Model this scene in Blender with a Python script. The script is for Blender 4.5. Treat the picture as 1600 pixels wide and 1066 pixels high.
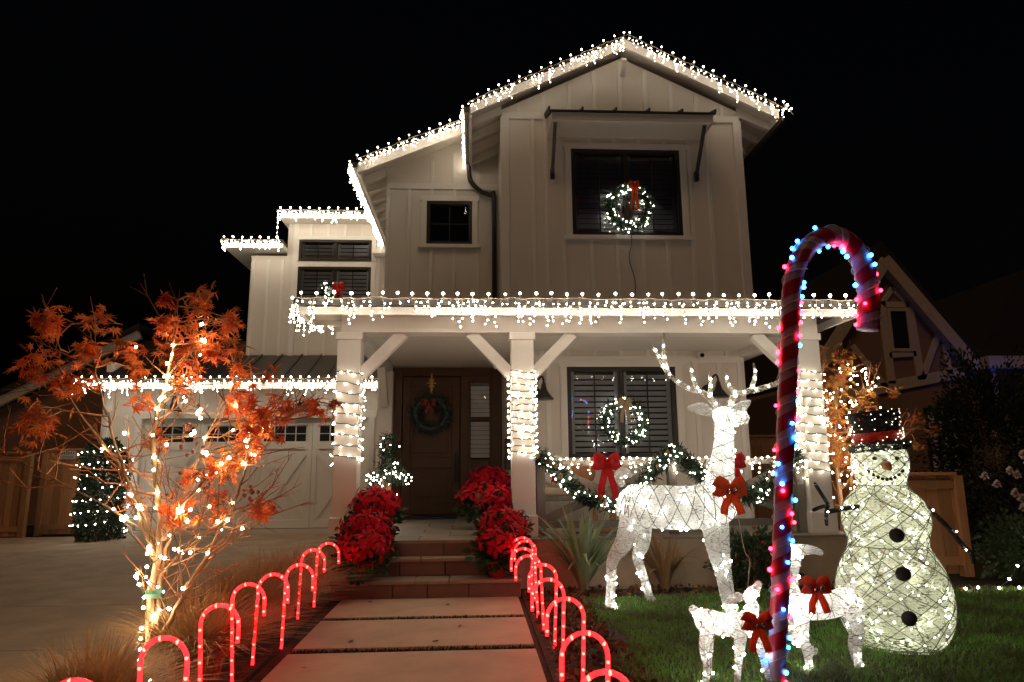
import bpy, math, random
import numpy as np
from mathutils import Vector, Matrix, Euler
R = math.radians
for o in list(bpy.data.objects): bpy.data.objects.remove(o)
S = bpy.context.scene
COL = S.collection

# ------------------------------------------------------------------ camera, world, light, exposure
cam = bpy.data.cameras.new('camera'); cam.lens = 24; cam.sensor_width = 36; cam.clip_end = 500; cam.clip_start = .05
camo = bpy.data.objects.new('camera', cam); COL.objects.link(camo)
right = Vector((0.99848933, -0.05430502, -0.00836789))
fwd = Vector((0.05492355, 0.9820925, 0.18021577))
fwd = (fwd - right * fwd.dot(right)).normalized(); right.normalize()
up = right.cross(fwd)
camo.matrix_world = Matrix(((right.x, up.x, -fwd.x, 0), (right.y, up.y, -fwd.y, 0), (right.z, up.z, -fwd.z, 1.2), (0, 0, 0, 1)))
S.camera = camo

SUN_EL, SUN_AZ = 55, -25          # a low warm glow from the street behind the camera
w = bpy.data.worlds.new('World'); S.world = w; w.use_nodes = True
nt = w.node_tree; bg = nt.nodes['Background']
sky = nt.nodes.new('ShaderNodeTexSky'); sky.sky_type = 'NISHITA'; sky.sun_disc = False
sky.sun_elevation = R(-4); sky.sun_rotation = R(180 + SUN_AZ); sky.air_density = .6; sky.dust_density = .3
nt.links.new(sky.outputs[0], bg.inputs[0]); bg.inputs[1].default_value = .035
sl = bpy.data.lights.new('sun', 'SUN'); sl.energy = .24; sl.angle = R(20); sl.color = (1, .58, .28)
so = bpy.data.objects.new('sun', sl); COL.objects.link(so)
d = Vector((math.sin(R(SUN_AZ)) * math.cos(R(SUN_EL)), -math.cos(R(SUN_AZ)) * math.cos(R(SUN_EL)), math.sin(R(SUN_EL))))
so.rotation_euler = d.to_track_quat('Z', 'Y').to_euler()
S.view_settings.view_transform = 'Standard'; S.view_settings.look = 'None'
S.view_settings.exposure = .28; S.view_settings.gamma = 1
S.render.engine = 'CYCLES'
cy = S.cycles
cy.use_denoising = True; cy.max_bounces = 7; cy.diffuse_bounces = 3; cy.glossy_bounces = 3
cy.transparent_max_bounces = 12; cy.transmission_bounces = 4; cy.caustics_reflective = False; cy.caustics_refractive = False
cy.sample_clamp_indirect = 4; cy.use_light_tree = True

# ------------------------------------------------------------------ materials
def M(name, col, rough=.6, var=.15, scale=6, bump=.15, metal=0, stretch=(1, 1, 1), rnd=0, trans=0, emis=None, es=0, spec=.5, hue=0, stain=0):
    m = bpy.data.materials.new(name); m.use_nodes = True
    n = m.node_tree; N = n.nodes; L = n.links; p = N['Principled BSDF']
    p.inputs['Roughness'].default_value = rough; p.inputs['Metallic'].default_value = metal
    p.inputs['Specular IOR Level'].default_value = spec
    tc = N.new('ShaderNodeTexCoord'); mp = N.new('ShaderNodeMapping'); mp.inputs['Scale'].default_value = stretch
    L.new(tc.outputs['Object'], mp.inputs[0])
    nz = N.new('ShaderNodeTexNoise'); nz.inputs['Scale'].default_value = scale; nz.inputs['Detail'].default_value = 6
    L.new(mp.outputs[0], nz.inputs[0])
    mx = N.new('ShaderNodeMix'); mx.data_type = 'RGBA'
    c = Vector(col)
    mx.inputs[6].default_value = (*[max(0, k * (1 - var)) for k in c], 1)
    mx.inputs[7].default_value = (*[min(1, k * (1 + var)) for k in c], 1)
    L.new(nz.outputs[0], mx.inputs[0])
    out = mx.outputs[2]
    if stain:
        n2 = N.new('ShaderNodeTexNoise'); n2.inputs['Scale'].default_value = scale * .17; n2.inputs['Detail'].default_value = 5
        L.new(tc.outputs['Object'], n2.inputs[0])
        rp = N.new('ShaderNodeMapRange'); rp.inputs[1].default_value = .35; rp.inputs[2].default_value = .7
        rp.inputs[3].default_value = 1 - stain; rp.inputs[4].default_value = 1 + stain * .4
        L.new(n2.outputs[0], rp.inputs[0])
        hs0 = N.new('ShaderNodeHueSaturation'); L.new(out, hs0.inputs['Color']); L.new(rp.outputs[0], hs0.inputs['Value'])
        out = hs0.outputs[0]
    if rnd or hue:
        oi = N.new('ShaderNodeObjectInfo'); hs = N.new('ShaderNodeHueSaturation')
        a = N.new('ShaderNodeMapRange'); a.inputs[3].default_value = 1 - rnd; a.inputs[4].default_value = 1 + rnd
        L.new(oi.outputs['Random'], a.inputs[0]); L.new(a.outputs[0], hs.inputs['Value'])
        b = N.new('ShaderNodeMapRange'); b.inputs[3].default_value = .5 - hue; b.inputs[4].default_value = .5 + hue
        mu = N.new('ShaderNodeMath'); mu.operation = 'FRACT'; mu2 = N.new('ShaderNodeMath'); mu2.operation = 'MULTIPLY'; mu2.inputs[1].default_value = 7.31
        L.new(oi.outputs['Random'], mu2.inputs[0]); L.new(mu2.outputs[0], mu.inputs[0]); L.new(mu.outputs[0], b.inputs[0])
        L.new(b.outputs[0], hs.inputs['Hue']); L.new(out, hs.inputs['Color']); out = hs.outputs[0]
    L.new(out, p.inputs['Base Color'])
    if bump:
        bp = N.new('ShaderNodeBump'); bp.inputs['Strength'].default_value = bump; bp.inputs['Distance'].default_value = .02
        L.new(nz.outputs[0], bp.inputs['Height']); L.new(bp.outputs[0], p.inputs['Normal'])
    if emis:
        p.inputs['Emission Color'].default_value = (*emis, 1); p.inputs['Emission Strength'].default_value = es
    if trans:
        t = N.new('ShaderNodeBsdfTranslucent'); L.new(out, t.inputs[0])
        ms = N.new('ShaderNodeMixShader'); ms.inputs[0].default_value = trans
        L.new(p.outputs[0], ms.inputs[1]); L.new(t.outputs[0], ms.inputs[2]); L.new(ms.outputs[0], N['Material Output'].inputs[0])
    return m

def EM(name, col, s):
    m = bpy.data.materials.new(name); m.use_nodes = True; n = m.node_tree
    n.nodes.remove(n.nodes['Principled BSDF']); e = n.nodes.new('ShaderNodeEmission')
    e.inputs[0].default_value = (*col, 1); e.inputs[1].default_value = s
    n.links.new(e.outputs[0], n.nodes['Material Output'].inputs[0]); return m

def glass_mat():
    m = bpy.data.materials.new('window_glass'); m.use_nodes = True; n = m.node_tree; N = n.nodes; L = n.links
    N.remove(N['Principled BSDF'])
    t = N.new('ShaderNodeBsdfTransparent'); t.inputs[0].default_value = (.95, .96, .97, 1)
    g = N.new('ShaderNodeBsdfGlossy'); g.inputs['Roughness'].default_value = .02
    fr = N.new('ShaderNodeFresnel'); fr.inputs[0].default_value = 1.6
    mx = N.new('ShaderNodeMixShader'); L.new(fr.outputs[0], mx.inputs[0]); L.new(t.outputs[0], mx.inputs[1]); L.new(g.outputs[0], mx.inputs[2])
    L.new(mx.outputs[0], N['Material Output'].inputs[0]); return m

def acrylic_mat(name, col, dens=.75, scale=90):
    # spun white thread over a wire frame: translucent strands with small gaps
    m = bpy.data.materials.new(name); m.use_nodes = True; n = m.node_tree; N = n.nodes; L = n.links
    p = N['Principled BSDF']; p.inputs['Base Color'].default_value = (*col, 1); p.inputs['Roughness'].default_value = .45
    tl = N.new('ShaderNodeBsdfTranslucent'); tl.inputs[0].default_value = (*col, 1)
    m1 = N.new('ShaderNodeMixShader'); m1.inputs[0].default_value = .62
    L.new(p.outputs[0], m1.inputs[1]); L.new(tl.outputs[0], m1.inputs[2])
    tc = N.new('ShaderNodeTexCoord')
    mp = N.new('ShaderNodeMapping'); mp.inputs['Scale'].default_value = (.5, .5, 1.7)
    L.new(tc.outputs['Object'], mp.inputs[0])
    nz = N.new('ShaderNodeTexNoise'); nz.inputs['Scale'].default_value = scale; nz.inputs['Detail'].default_value = 2
    L.new(mp.outputs[0], nz.inputs[0])
    n2 = N.new('ShaderNodeTexNoise'); n2.inputs['Scale'].default_value = 9; L.new(tc.outputs['Object'], n2.inputs[0])
    ad = N.new('ShaderNodeMath'); ad.operation = 'MULTIPLY_ADD'; ad.inputs[1].default_value = .35
    L.new(n2.outputs[0], ad.inputs[0]); L.new(nz.outputs[0], ad.inputs[2])
    gt = N.new('ShaderNodeMapRange'); gt.inputs[1].default_value = .52 + .2 * (1 - dens); gt.inputs[2].default_value = .60 + .2 * (1 - dens)
    L.new(ad.outputs[0], gt.inputs[0])
    tr = N.new('ShaderNodeBsdfTransparent'); m2 = N.new('ShaderNodeMixShader')
    L.new(gt.outputs[0], m2.inputs[0]); L.new(tr.outputs[0], m2.inputs[1]); L.new(m1.outputs[0], m2.inputs[2])
    bp = N.new('ShaderNodeBump'); bp.inputs['Strength'].default_value = .6; bp.inputs['Distance'].default_value = .01
    L.new(nz.outputs[0], bp.inputs['Height']); L.new(bp.outputs[0], p.inputs['Normal']); L.new(bp.outputs[0], tl.inputs['Normal'])
    L.new(m2.outputs[0], N['Material Output'].inputs[0]); return m

BW = 60
m_bulb = EM('bulb_warm', (1, .85, .66), BW)
m_maple_b = EM('bulb_maple', (1, .72, .42), 110)
m_bulb_post = EM('bulb_post', (1, .84, .64), 36)
m_bulb_hi = EM('bulb_gable', (1, .84, .64), 20)
m_bulbw = EM('bulb_white', (1, .93, .78), BW * .62)
m_bulbc = EM('bulb_figure', (.98, .97, .86), 48)
m_red_b = EM('bulb_red', (1, .015, .04), 24)
m_blue_b = EM('bulb_ice_blue', (.025, .36, 1), 24)
m_rope_b = EM('bulb_rope', (1, .018, .012), 40)
m_deep_blue = EM('bulb_blue', (.02, .12, 1), 40)
m_wire = M('wire_white', (.5, .45, .38), .6, .1, 30, 0)
m_wireg = M('wire_green', (.03, .05, .03), .6, .1, 30, 0)
m_frame_wire = M('wire_frame', (.10, .10, .09), .5, .1, 30, 0)
m_white = M('white_paint', (.76, .70, .62), .55, .04, 3, .05, stain=.06)
m_white2 = M('white_trim', (.80, .77, .71), .5, .03, 4, .04)
m_ceil = M('beadboard', (.74, .71, .65), .6, .04, 3, .05, stain=.05)
m_dark = M('dark_bronze', (.022, .016, .012), .4, .2, 10, .05)
m_roof = M('metal_roof', (.06, .055, .05), .45, .2, 6, .05, metal=.4)
m_shingle = M('shingle', (.035, .03, .028), .9, .3, 20, .5)
m_door = M('door_wood', (.075, .036, .016), .45, .2, 5, .12, stretch=(6, 6, 1), spec=.25)
m_brass = M('brass', (.5, .36, .16), .35, .1, 20, 0, metal=.8)
m_slat = M('shutter_slat', (.80, .80, .78), .5, .04, 5, 0)
m_black = M('interior_black', (.006, .006, .007), .9, .1, 4, 0)  # black of the sheets standing for unlit rooms; panes and lens share it
m_glass = glass_mat()
m_conc = M('concrete', (.44, .335, .235), .75, .10, 14, .12, stain=.22, rnd=.04)
m_slab = M('path_slab', (.54, .415, .30), .75, .09, 16, .14, stain=.16, rnd=.04)
m_stone = M('step_stone', (.15, .098, .072), .6, .25, 12, .25, rnd=.16, stain=.2)
m_tread = M('tread_stone', (.27, .22, .17), .55, .2, 12, .2, rnd=.1, stain=.2)
m_soil = M('soil', (.035, .024, .017), .95, .5, 25, .8)
m_moss = M('groundcover', (.03, .04, .015), .9, .4, 30, .4, rnd=.3)
m_grass = M('lawn_blade', (.12, .26, .045), .6, .4, 2, 0, trans=.35)
m_wood = M('fence_cedar', (.42, .20, .085), .7, .3, 5, .2, stretch=(7, 7, .6), rnd=.25)
m_greywood = M('weathered_wood', (.16, .14, .115), .75, .3, 5, .25, stretch=(5, 5, 1), rnd=.12)
m_bark = M('maple_bark', (.30, .19, .11), .75, .35, 16, .3)
m_twig = M('twig', (.36, .14, .06), .7, .3, 20, .1)
m_leaf = M('maple_leaf', (.78, .20, .04), .5, .3, 12, .05, trans=.5, rnd=.3, hue=.018)
def two_tone(m, a, b):
    x = [q for q in m.node_tree.nodes if q.type == 'MIX'][0]; x.inputs[6].default_value = (*a, 1); x.inputs[7].default_value = (*b, 1)
    z = [q for q in m.node_tree.nodes if q.type == 'TEX_NOISE'][0]; r = m.node_tree.nodes.new('ShaderNodeMapRange'); r.inputs[1].default_value = .36; r.inputs[2].default_value = .64
    m.node_tree.links.new(z.outputs[0], r.inputs[0]); m.node_tree.links.new(r.outputs[0], x.inputs[0])
two_tone(m_leaf, (.50, .055, .02), (.90, .28, .06))
m_leafg = M('maple_leaf_gold', (.62, .29, .05), .5, .3, 12, .05, trans=.45, rnd=.3, hue=.03)
two_tone(m_leafg, (.50, .12, .025), (.60, .38, .09))
two_tone(m_grass, (.10, .13, .04), (.17, .37, .06))
m_leafd = M('dead_leaf', (.16, .075, .03), .8, .35, 12, .1, rnd=.4)
m_seed = M('seed_pod', (.13, .03, .02), .7, .3, 12, .1)
m_ever = M('evergreen', (.02, .042, .02), .6, .5, 3, 0, trans=.15)
m_hedge = M('hedge_leaf', (.035, .06, .022), .5, .5, 3, 0, trans=.2)
m_darkhedge = M('dark_hedge_leaf', (.02, .028, .016), .6, .5, 3, 0, trans=.15)
m_phorm = M('flax_blade', (.26, .34, .19), .45, .35, 8, .1, stretch=(1, 1, .3), rnd=.25, trans=.15)
m_bronzeblade = M('bronze_blade', (.24, .14, .06), .5, .35, 8, .1, rnd=.25, trans=.15)
m_feather = M('feather_grass', (.46, .29, .14), .6, .65, 45, 0, trans=.3)
m_bract = M('poinsettia_bract', (.56, .008, .028), .7, .25, 14, .15, trans=.3, rnd=.22, spec=.15)
m_green = M('poinsettia_leaf', (.02, .06, .018), .5, .3, 10, .1, trans=.2)
m_pot = M('foil_pot', (.34, .02, .025), .3, .2, 30, .3)
m_pinkfl = M('rose_petal', (.72, .55, .55), .6, .1, 10, .1, trans=.3)
m_acr = acrylic_mat('spun_white', (.84, .84, .81), .74, 85)
m_acrs = acrylic_mat('spun_snow', (.74, .75, .64), .66, 75)
m_tinsel = acrylic_mat('black_tinsel', (.03, .03, .03), .9, 60)
m_tinselr = M('red_tinsel', (.75, .045, .02), .35, .5, 60, .8)
m_blackpl = M('black_felt', (.012, .012, .012), .7, .2, 30, .1)
m_carrot = M('carrot', (.55, .25, .07), .6, .2, 20, .1)
m_bow = M('bow_orange', (.92, .15, .04), .55, .4, 60, .5, trans=.55)
m_bowr = M('bow_red', (.66, .012, .018), .5, .25, 25, .3, trans=.3)
m_burlap = M('burlap', (.45, .34, .2), .8, .2, 40, .3)
m_silver = M('bell_metal', (.6, .52, .45), .18, .1, 20, 0, metal=1)
m_canew = M('cane_white_purple_lit', (.38, .25, .42), .4, .08, 12, .1)  # white stripes with purple light put into the base colour
m_caner = M('cane_red', (.33, .006, .035), .35, .2, 12, .15)
m_rope = M('rope_tube', (.7, .03, .03), .3, .1, 20, 0, emis=(1, .015, .018), es=2, trans=.3)
_n = m_rope.node_tree; _z = [q for q in _n.nodes if q.type == 'TEX_NOISE'][0]; _z.inputs['Scale'].default_value = 22
_r = _n.nodes.new('ShaderNodeMapRange'); _r.inputs[1].default_value = .35; _r.inputs[2].default_value = .68; _r.inputs[3].default_value = 3; _r.inputs[4].default_value = 8
_n.links.new(_z.outputs[0], _r.inputs[0]); _n.links.new(_r.outputs[0], _n.nodes['Principled BSDF'].inputs['Emission Strength'])
m_stucco = M('neighbour_stucco', (.30, .18, .13), .85, .12, 12, .2)
m_timber = M('neighbour_timber', (.66, .54, .40), .7, .15, 8, .15)
m_tan = M('cushion', (.42, .33, .24), .8, .1, 20, .1)
m_paper = M('notice', (.6, .55, .5), .7, .1, 10, 0)
m_tape = M('green_tape', (.02, .10, .07), .5, .1, 10, 0)
m_fascia = m_white2

# ------------------------------------------------------------------ mesh helpers
rng = random.Random(7)
W = {}
def V(*a): return Vector(a)
ICO = {}
def ico(sub):
    if sub not in ICO:
        import bmesh
        b = bmesh.new(); bmesh.ops.create_icosphere(b, subdivisions=sub, radius=1)
        b.verts.ensure_lookup_table()
        ICO[sub] = ([v.co.copy() for v in b.verts], [[v.index for v in f.verts] for f in b.faces]); b.free()
    return ICO[sub]

class MB:
    def __init__(s): s.v = []; s.f = []
    def add(s, vs, fs):
        k = len(s.v); s.v.extend([tuple(q) for q in vs]); s.f.extend([[i + k for i in g] for g in fs]); return s
    def box(s, x0, x1, y0, y1, z0, z1):
        vs = [(x0, y0, z0), (x1, y0, z0), (x1, y1, z0), (x0, y1, z0), (x0, y0, z1), (x1, y0, z1), (x1, y1, z1), (x0, y1, z1)]
        return s.add(vs, [[3, 2, 1, 0], [4, 5, 6, 7], [0, 1, 5, 4], [1, 2, 6, 5], [2, 3, 7, 6], [3, 0, 4, 7]])
    def beam(s, p, q, wd, ht, upv=(0, 0, 1)):
        p, q = Vector(p), Vector(q); t = (q - p).normalized(); u = Vector(upv)
        if tuple(upv) == (0, 1, 0): wd, ht = ht, wd      # wd is then the depth along Y
        a = t.cross(u)
        if a.length < 1e-4: a = t.cross(Vector((0, 1, 0)))
        a.normalize(); b = a.cross(t).normalized()
        vs = []
        for c in (p, q):
            for sx, sz in ((-1, -1), (1, -1), (1, 1), (-1, 1)): vs.append(c + a * wd / 2 * sx + b * ht / 2 * sz)
        return s.add(vs, [[0, 1, 2, 3][::-1], [4, 5, 6, 7], [0, 1, 5, 4], [1, 2, 6, 5], [2, 3, 7, 6], [3, 0, 4, 7]])
    def tube(s, pts, r, n=6, cap=True, squash=None):
        pts = [Vector(p) for p in pts]; k = len(pts)
        rs = r if isinstance(r, (list, tuple)) else [r] * k
        t0 = (pts[1] - pts[0]).normalized()
        a = t0.cross(Vector((0, 0, 1)))
        if a.length < 1e-3: a = t0.cross(Vector((0, 1, 0)))
        a.normalize(); vs = []
        for i, p in enumerate(pts):
            t = (pts[min(i + 1, k - 1)] - pts[max(i - 1, 0)])
            if t.length < 1e-9: t = t0
            t.normalize(); a = (a - t * a.dot(t))
            if a.length < 1e-5: a = t.orthogonal()
            a.normalize(); b = t.cross(a)
            q = rs[i]; ra, rb = q if isinstance(q, tuple) else (q, q)
            for j in range(n):
                an = 2 * math.pi * j / n
                vs.append(p + a * math.cos(an) * ra + b * math.sin(an) * rb)
        fs = [[i * n + j, i * n + (j + 1) % n, (i + 1) * n + (j + 1) % n, (i + 1) * n + j] for i in range(k - 1) for j in range(n)]
        if cap: fs += [list(range(n))[::-1], [(k - 1) * n + j for j in range(n)]]
        return s.add(vs, fs)
    def ball(s, c, r, sub=1, sc=(1, 1, 1)):
        vs, fs = ico(sub); c = Vector(c)
        return s.add([(c.x + v.x * r * sc[0], c.y + v.y * r * sc[1], c.z + v.z * r * sc[2]) for v in vs], fs)
    def prism(s, pts, y0, y1):
        n = len(pts)
        vs = [(x, y0, z) for x, z in pts] + [(x, y1, z) for x, z in pts]
        return s.add(vs, [list(range(n)), [n + i for i in range(n)][::-1]] + [[i, n + i, n + (i + 1) % n, (i + 1) % n] for i in range(n)])
    def lathe(s, prof, c, n=24, rot=None):
        c = Vector(c); vs = []
        for r, z in prof:
            for j in range(n):
                a = 2 * math.pi * j / n; q = Vector((r * math.cos(a), r * math.sin(a), z))
                if rot: q = rot @ q
                vs.append(c + q)
        k = len(prof)
        fs = [[i * n + j, i * n + (j + 1) % n, (i + 1) * n + (j + 1) % n, (i + 1) * n + j] for i in range(k - 1) for j in range(n)]
        fs += [list(range(n))[::-1], [(k - 1) * n + j for j in range(n)]]
        return s.add(vs, fs)
    def build(s, name, mat, parent=None, smooth=False, bevel=0, kind=None):
        v = np.array(s.v, float); c = (v.min(0) + v.max(0)) / 2; c[2] = v[:, 2].min()
        me = bpy.data.meshes.new(name); me.from_pydata((v - c).tolist(), [], s.f)
        me.materials.append(mat)
        if smooth: me.shade_smooth()
        o = bpy.data.objects.new(name, me); COL.objects.link(o)
        c = Vector(c); W[o] = c
        if parent: o.parent = parent; o.location = c - W[parent]
        else: o.location = c
        if bevel:
            b = o.modifiers.new('bevel', 'BEVEL'); b.width = bevel; b.segments = 2; b.limit_method = 'ANGLE'
        if kind: o['kind'] = kind
        return o

def np_mesh(name, v, tri, mat, parent=None, kind=None, smooth=False):
    v = np.asarray(v, float); c = (v.min(0) + v.max(0)) / 2; c[2] = v[:, 2].min(); v = v - c
    me = bpy.data.meshes.new(name); k = tri.shape[1]
    me.vertices.add(len(v)); me.vertices.foreach_set('co', v.ravel())
    me.loops.add(tri.size); me.loops.foreach_set('vertex_index', tri.ravel().astype(np.int32))
    me.polygons.add(len(tri)); me.polygons.foreach_set('loop_start', np.arange(0, tri.size, k, dtype=np.int32))
    me.polygons.foreach_set('loop_total', np.full(len(tri), k, np.int32))
    me.update(calc_edges=True); me.materials.append(mat)
    if smooth: me.shade_smooth()
    o = bpy.data.objects.new(name, me); COL.objects.link(o); c = Vector(c); W[o] = c
    if parent: o.parent = parent; o.location = c - W[parent]
    else: o.location = c
    if kind: o['kind'] = kind
    return o

def tag(o, label, cat, group=None):
    o['label'] = label; o['category'] = cat
    if group: o['group'] = group
    return o
def root(name, label, cat, loc, group=None):
    o = bpy.data.objects.new(name, None); o.empty_display_size = .1; COL.objects.link(o); o.location = loc; W[o] = Vector(loc)
    return tag(o, label, cat, group)
def sub(name, parent, loc):        # an Empty part that holds sub-parts
    o = bpy.data.objects.new(name, None); o.empty_display_size = .1; COL.objects.link(o); W[o] = Vector(loc)
    o.parent = parent; o.location = Vector(loc) - W[parent]; return o
def inst(me, name, parent, loc, rot=(0, 0, 0), sc=(1, 1, 1)):
    o = bpy.data.objects.new(name, me); COL.objects.link(o); W[o] = Vector(loc)
    o.location = Vector(loc) - (W[parent] if parent else Vector()); o.rotation_euler = rot
    o.scale = sc if not isinstance(sc, (int, float)) else (sc,) * 3
    if parent: o.parent = parent
    return o
def mesh_of(mb, name, mat, smooth=False):
    me = bpy.data.meshes.new(name); me.from_pydata([tuple(q) for q in mb.v], [], mb.f); me.materials.append(mat)
    if smooth: me.shade_smooth()
    return me
def struct(o): o['kind'] = 'structure'; return o
def bez(p0, p1, p2, n=10):
    p0, p1, p2 = Vector(p0), Vector(p1), Vector(p2)
    return [p0 * (1 - t) ** 2 + p1 * 2 * t * (1 - t) + p2 * t * t for t in [i / n for i in range(n + 1)]]
def smooth_path(pts, n=6):
    pts = [Vector(p) for p in pts]; out = []
    for i in range(len(pts) - 1):
        a, b, c, e = pts[max(i - 1, 0)], pts[i], pts[i + 1], pts[min(i + 2, len(pts) - 1)]
        for j in range(n):
            t = j / n
            out.append(.5 * (2 * b + (c - a) * t + (2 * a - 5 * b + 4 * c - e) * t * t + (3 * b - a - 3 * c + e) * t ** 3))
    out.append(pts[-1]); return out
BULB = mesh_of(MB().ball((0, 0, 0), 1, 2), 'bulb', m_maple_b, True)

# leaf cloud: many small leaf faces scattered through a volume (numpy)
def leaf_cloud(name, pts, size, mat, parent, seed=1, kind='stuff', aspect=.45, upbias=.0):
    r = np.random.default_rng(seed); n = len(pts); pts = np.asarray(pts, float)
    d = r.normal(size=(n, 3)); d[:, 2] += upbias; d /= np.linalg.norm(d, axis=1)[:, None]
    e = np.cross(d, r.normal(size=(n, 3))); e /= np.linalg.norm(e, axis=1)[:, None]
    s = size * r.uniform(.6, 1.3, n)[:, None]
    a = pts; b = pts + d * s * .5 + e * s * aspect; c = pts + d * s; g = pts + d * s * .5 - e * s * aspect
    v = np.stack([a, b, c, g], 1).reshape(-1, 3)
    return np_mesh(name, v, np.arange(4 * n).reshape(n, 4), mat, parent, kind)
def ell_pts(c, rad, n, seed, shell=.55, lump=.25):
    r = np.random.default_rng(seed); d = r.normal(size=(n, 3)); d /= np.linalg.norm(d, axis=1)[:, None]
    ph = r.uniform(0, 6, 6)
    k = 1 + lump * (np.sin(d[:, 0] * 5 + ph[0]) * np.sin(d[:, 1] * 6 + ph[1]) + .6 * np.sin(d[:, 2] * 8 + ph[2]) * np.sin(d[:, 0] * 9 + ph[3]))
    q = r.uniform(shell ** 3, 1, n) ** (1 / 3)
    return np.array(c) + d * (q * k)[:, None] * np.array(rad)
def blades(name, base, mat, parent, seed, hmin, hmax, lean, wid, segs=4, kind='stuff', droop=1.0):
    # arching blades from base points (n,3)
    r = np.random.default_rng(seed); n = len(base); h = r.uniform(hmin, hmax, n); az = r.uniform(0, 2 * np.pi, n)
    ln = r.uniform(.15, 1, n) * lean
    V_ = []
    for i in range(segs + 1):
        t = i / segs; out = ln * h * t ** 1.8; zz = h * (t - droop * ln * .35 * t ** 2.5)
        cx = base[:, 0] + np.cos(az) * out; cyy = base[:, 1] + np.sin(az) * out; cz = base[:, 2] + zz
        ww = wid * (1 - t ** 2) * .5 + wid * .04
        V_.append(np.stack([cx - np.sin(az) * ww, cyy + np.cos(az) * ww, cz], 1)); V_.append(np.stack([cx + np.sin(az) * ww, cyy - np.cos(az) * ww, cz], 1))
    v = np.stack(V_, 1); k = 2 * (segs + 1); off = (np.arange(n) * k)[:, None, None]
    q = np.array([[2 * i, 2 * i + 1, 2 * i + 3, 2 * i + 2] for i in range(segs)])[None]
    return np_mesh(name, v.reshape(-1, 3), (off + q).reshape(-1, 4), mat, parent, kind)

# ------------------------------------------------------------------ ground, driveway, path, lawn
o = struct(MB().box(-60, 60, -12, 90, -.3, -.03).build('ground', m_soil))
drive = struct(MB().box(-9.6, -2.02, -4, 13.25, -.03, -.022).build('driveway', m_soil))
ys = [-4, -1.2, 1.2, 3.25, 5.05, 6.6, 8.6, 10.9, 13.2]
for i in range(len(ys) - 1):
    for x0, x1 in ((-9.6, -5.8), (-5.8, -2.02)):
        z = .01 + .07 * max(0, (ys[i] - 8) / 5)
        MB().box(x0 + .006, x1 - .006, ys[i] + .004, ys[i + 1] - .004, -.025,   .012).build('driveway_slab', m_conc, drive, bevel=.006)
path = struct(MB().box(-1.3, .5, 1.5, 6.66, -.03, -.012).build('path', m_soil))
for y0, y1 in ((5.87, 6.64), (4.92, 5.77), (3.84, 4.80), (2.7, 3.72), (1.5, 2.6)):
    MB().box(-1.21, .41, y0, y1, -.02, .012).build('path_slab', m_slab, path, bevel=.008)
r_ = np.random.default_rng(3)
g = []
for yc in (5.82, 4.86, 3.78): g.append(np.stack([r_.uniform(-1.2, .4, 900), r_.uniform(yc - .045, yc + .045, 900), np.full(900, -.012)], 1))
o = blades('groundcover', np.concatenate(g), m_moss, None, 5, .015, .04, 1.2, .012, 2); tag(o, 'low dark groundcover growing in the gaps between path slabs', 'groundcover')
# lawn
lawn = struct(MB().box(.95, 9.5, 1.0, 6.75, -.03, 0).build('lawn', m_soil))
n = 70000
bx = np.stack([r_.uniform(.85, 6.2, n), r_.uniform(3.1, 6.75, n), np.zeros(n)], 1)
keep = (bx[:, 0] > .95 + .12 * np.sin(bx[:, 1] * 4)) & (bx[:, 1] < 6.6 + .12 * np.sin(bx[:, 0] * 3))
o = blades('grass', bx[keep], m_grass, None, 6, .02, .055, 1.0, .007, 2); tag(o, 'short green lawn grass under the lit deer', 'grass')
bed = struct(MB().box(.45, .99, 1.5, 7.1, -.03, .002).build('planting_bed', m_soil))
n = 2500
bb = np.stack([r_.uniform(.5, 1.0, n), r_.uniform(3.2, 7, n), np.full(n, .005)], 1)
o = leaf_cloud('leaf_litter', np.concatenate([bb, np.stack([r_.uniform(.9, 4.6, 800), r_.uniform(6.5, 7.05, 800), np.full(800, .01)], 1)]), .045, m_leafd, None, 4)
tag(o, 'brown fallen leaf litter in the bed along path and porch', 'leaf litter')

# ------------------------------------------------------------------ house
house = root('house', 'two-storey white board and batten house outlined with string lights', 'house', (1, 9, 0))

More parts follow.
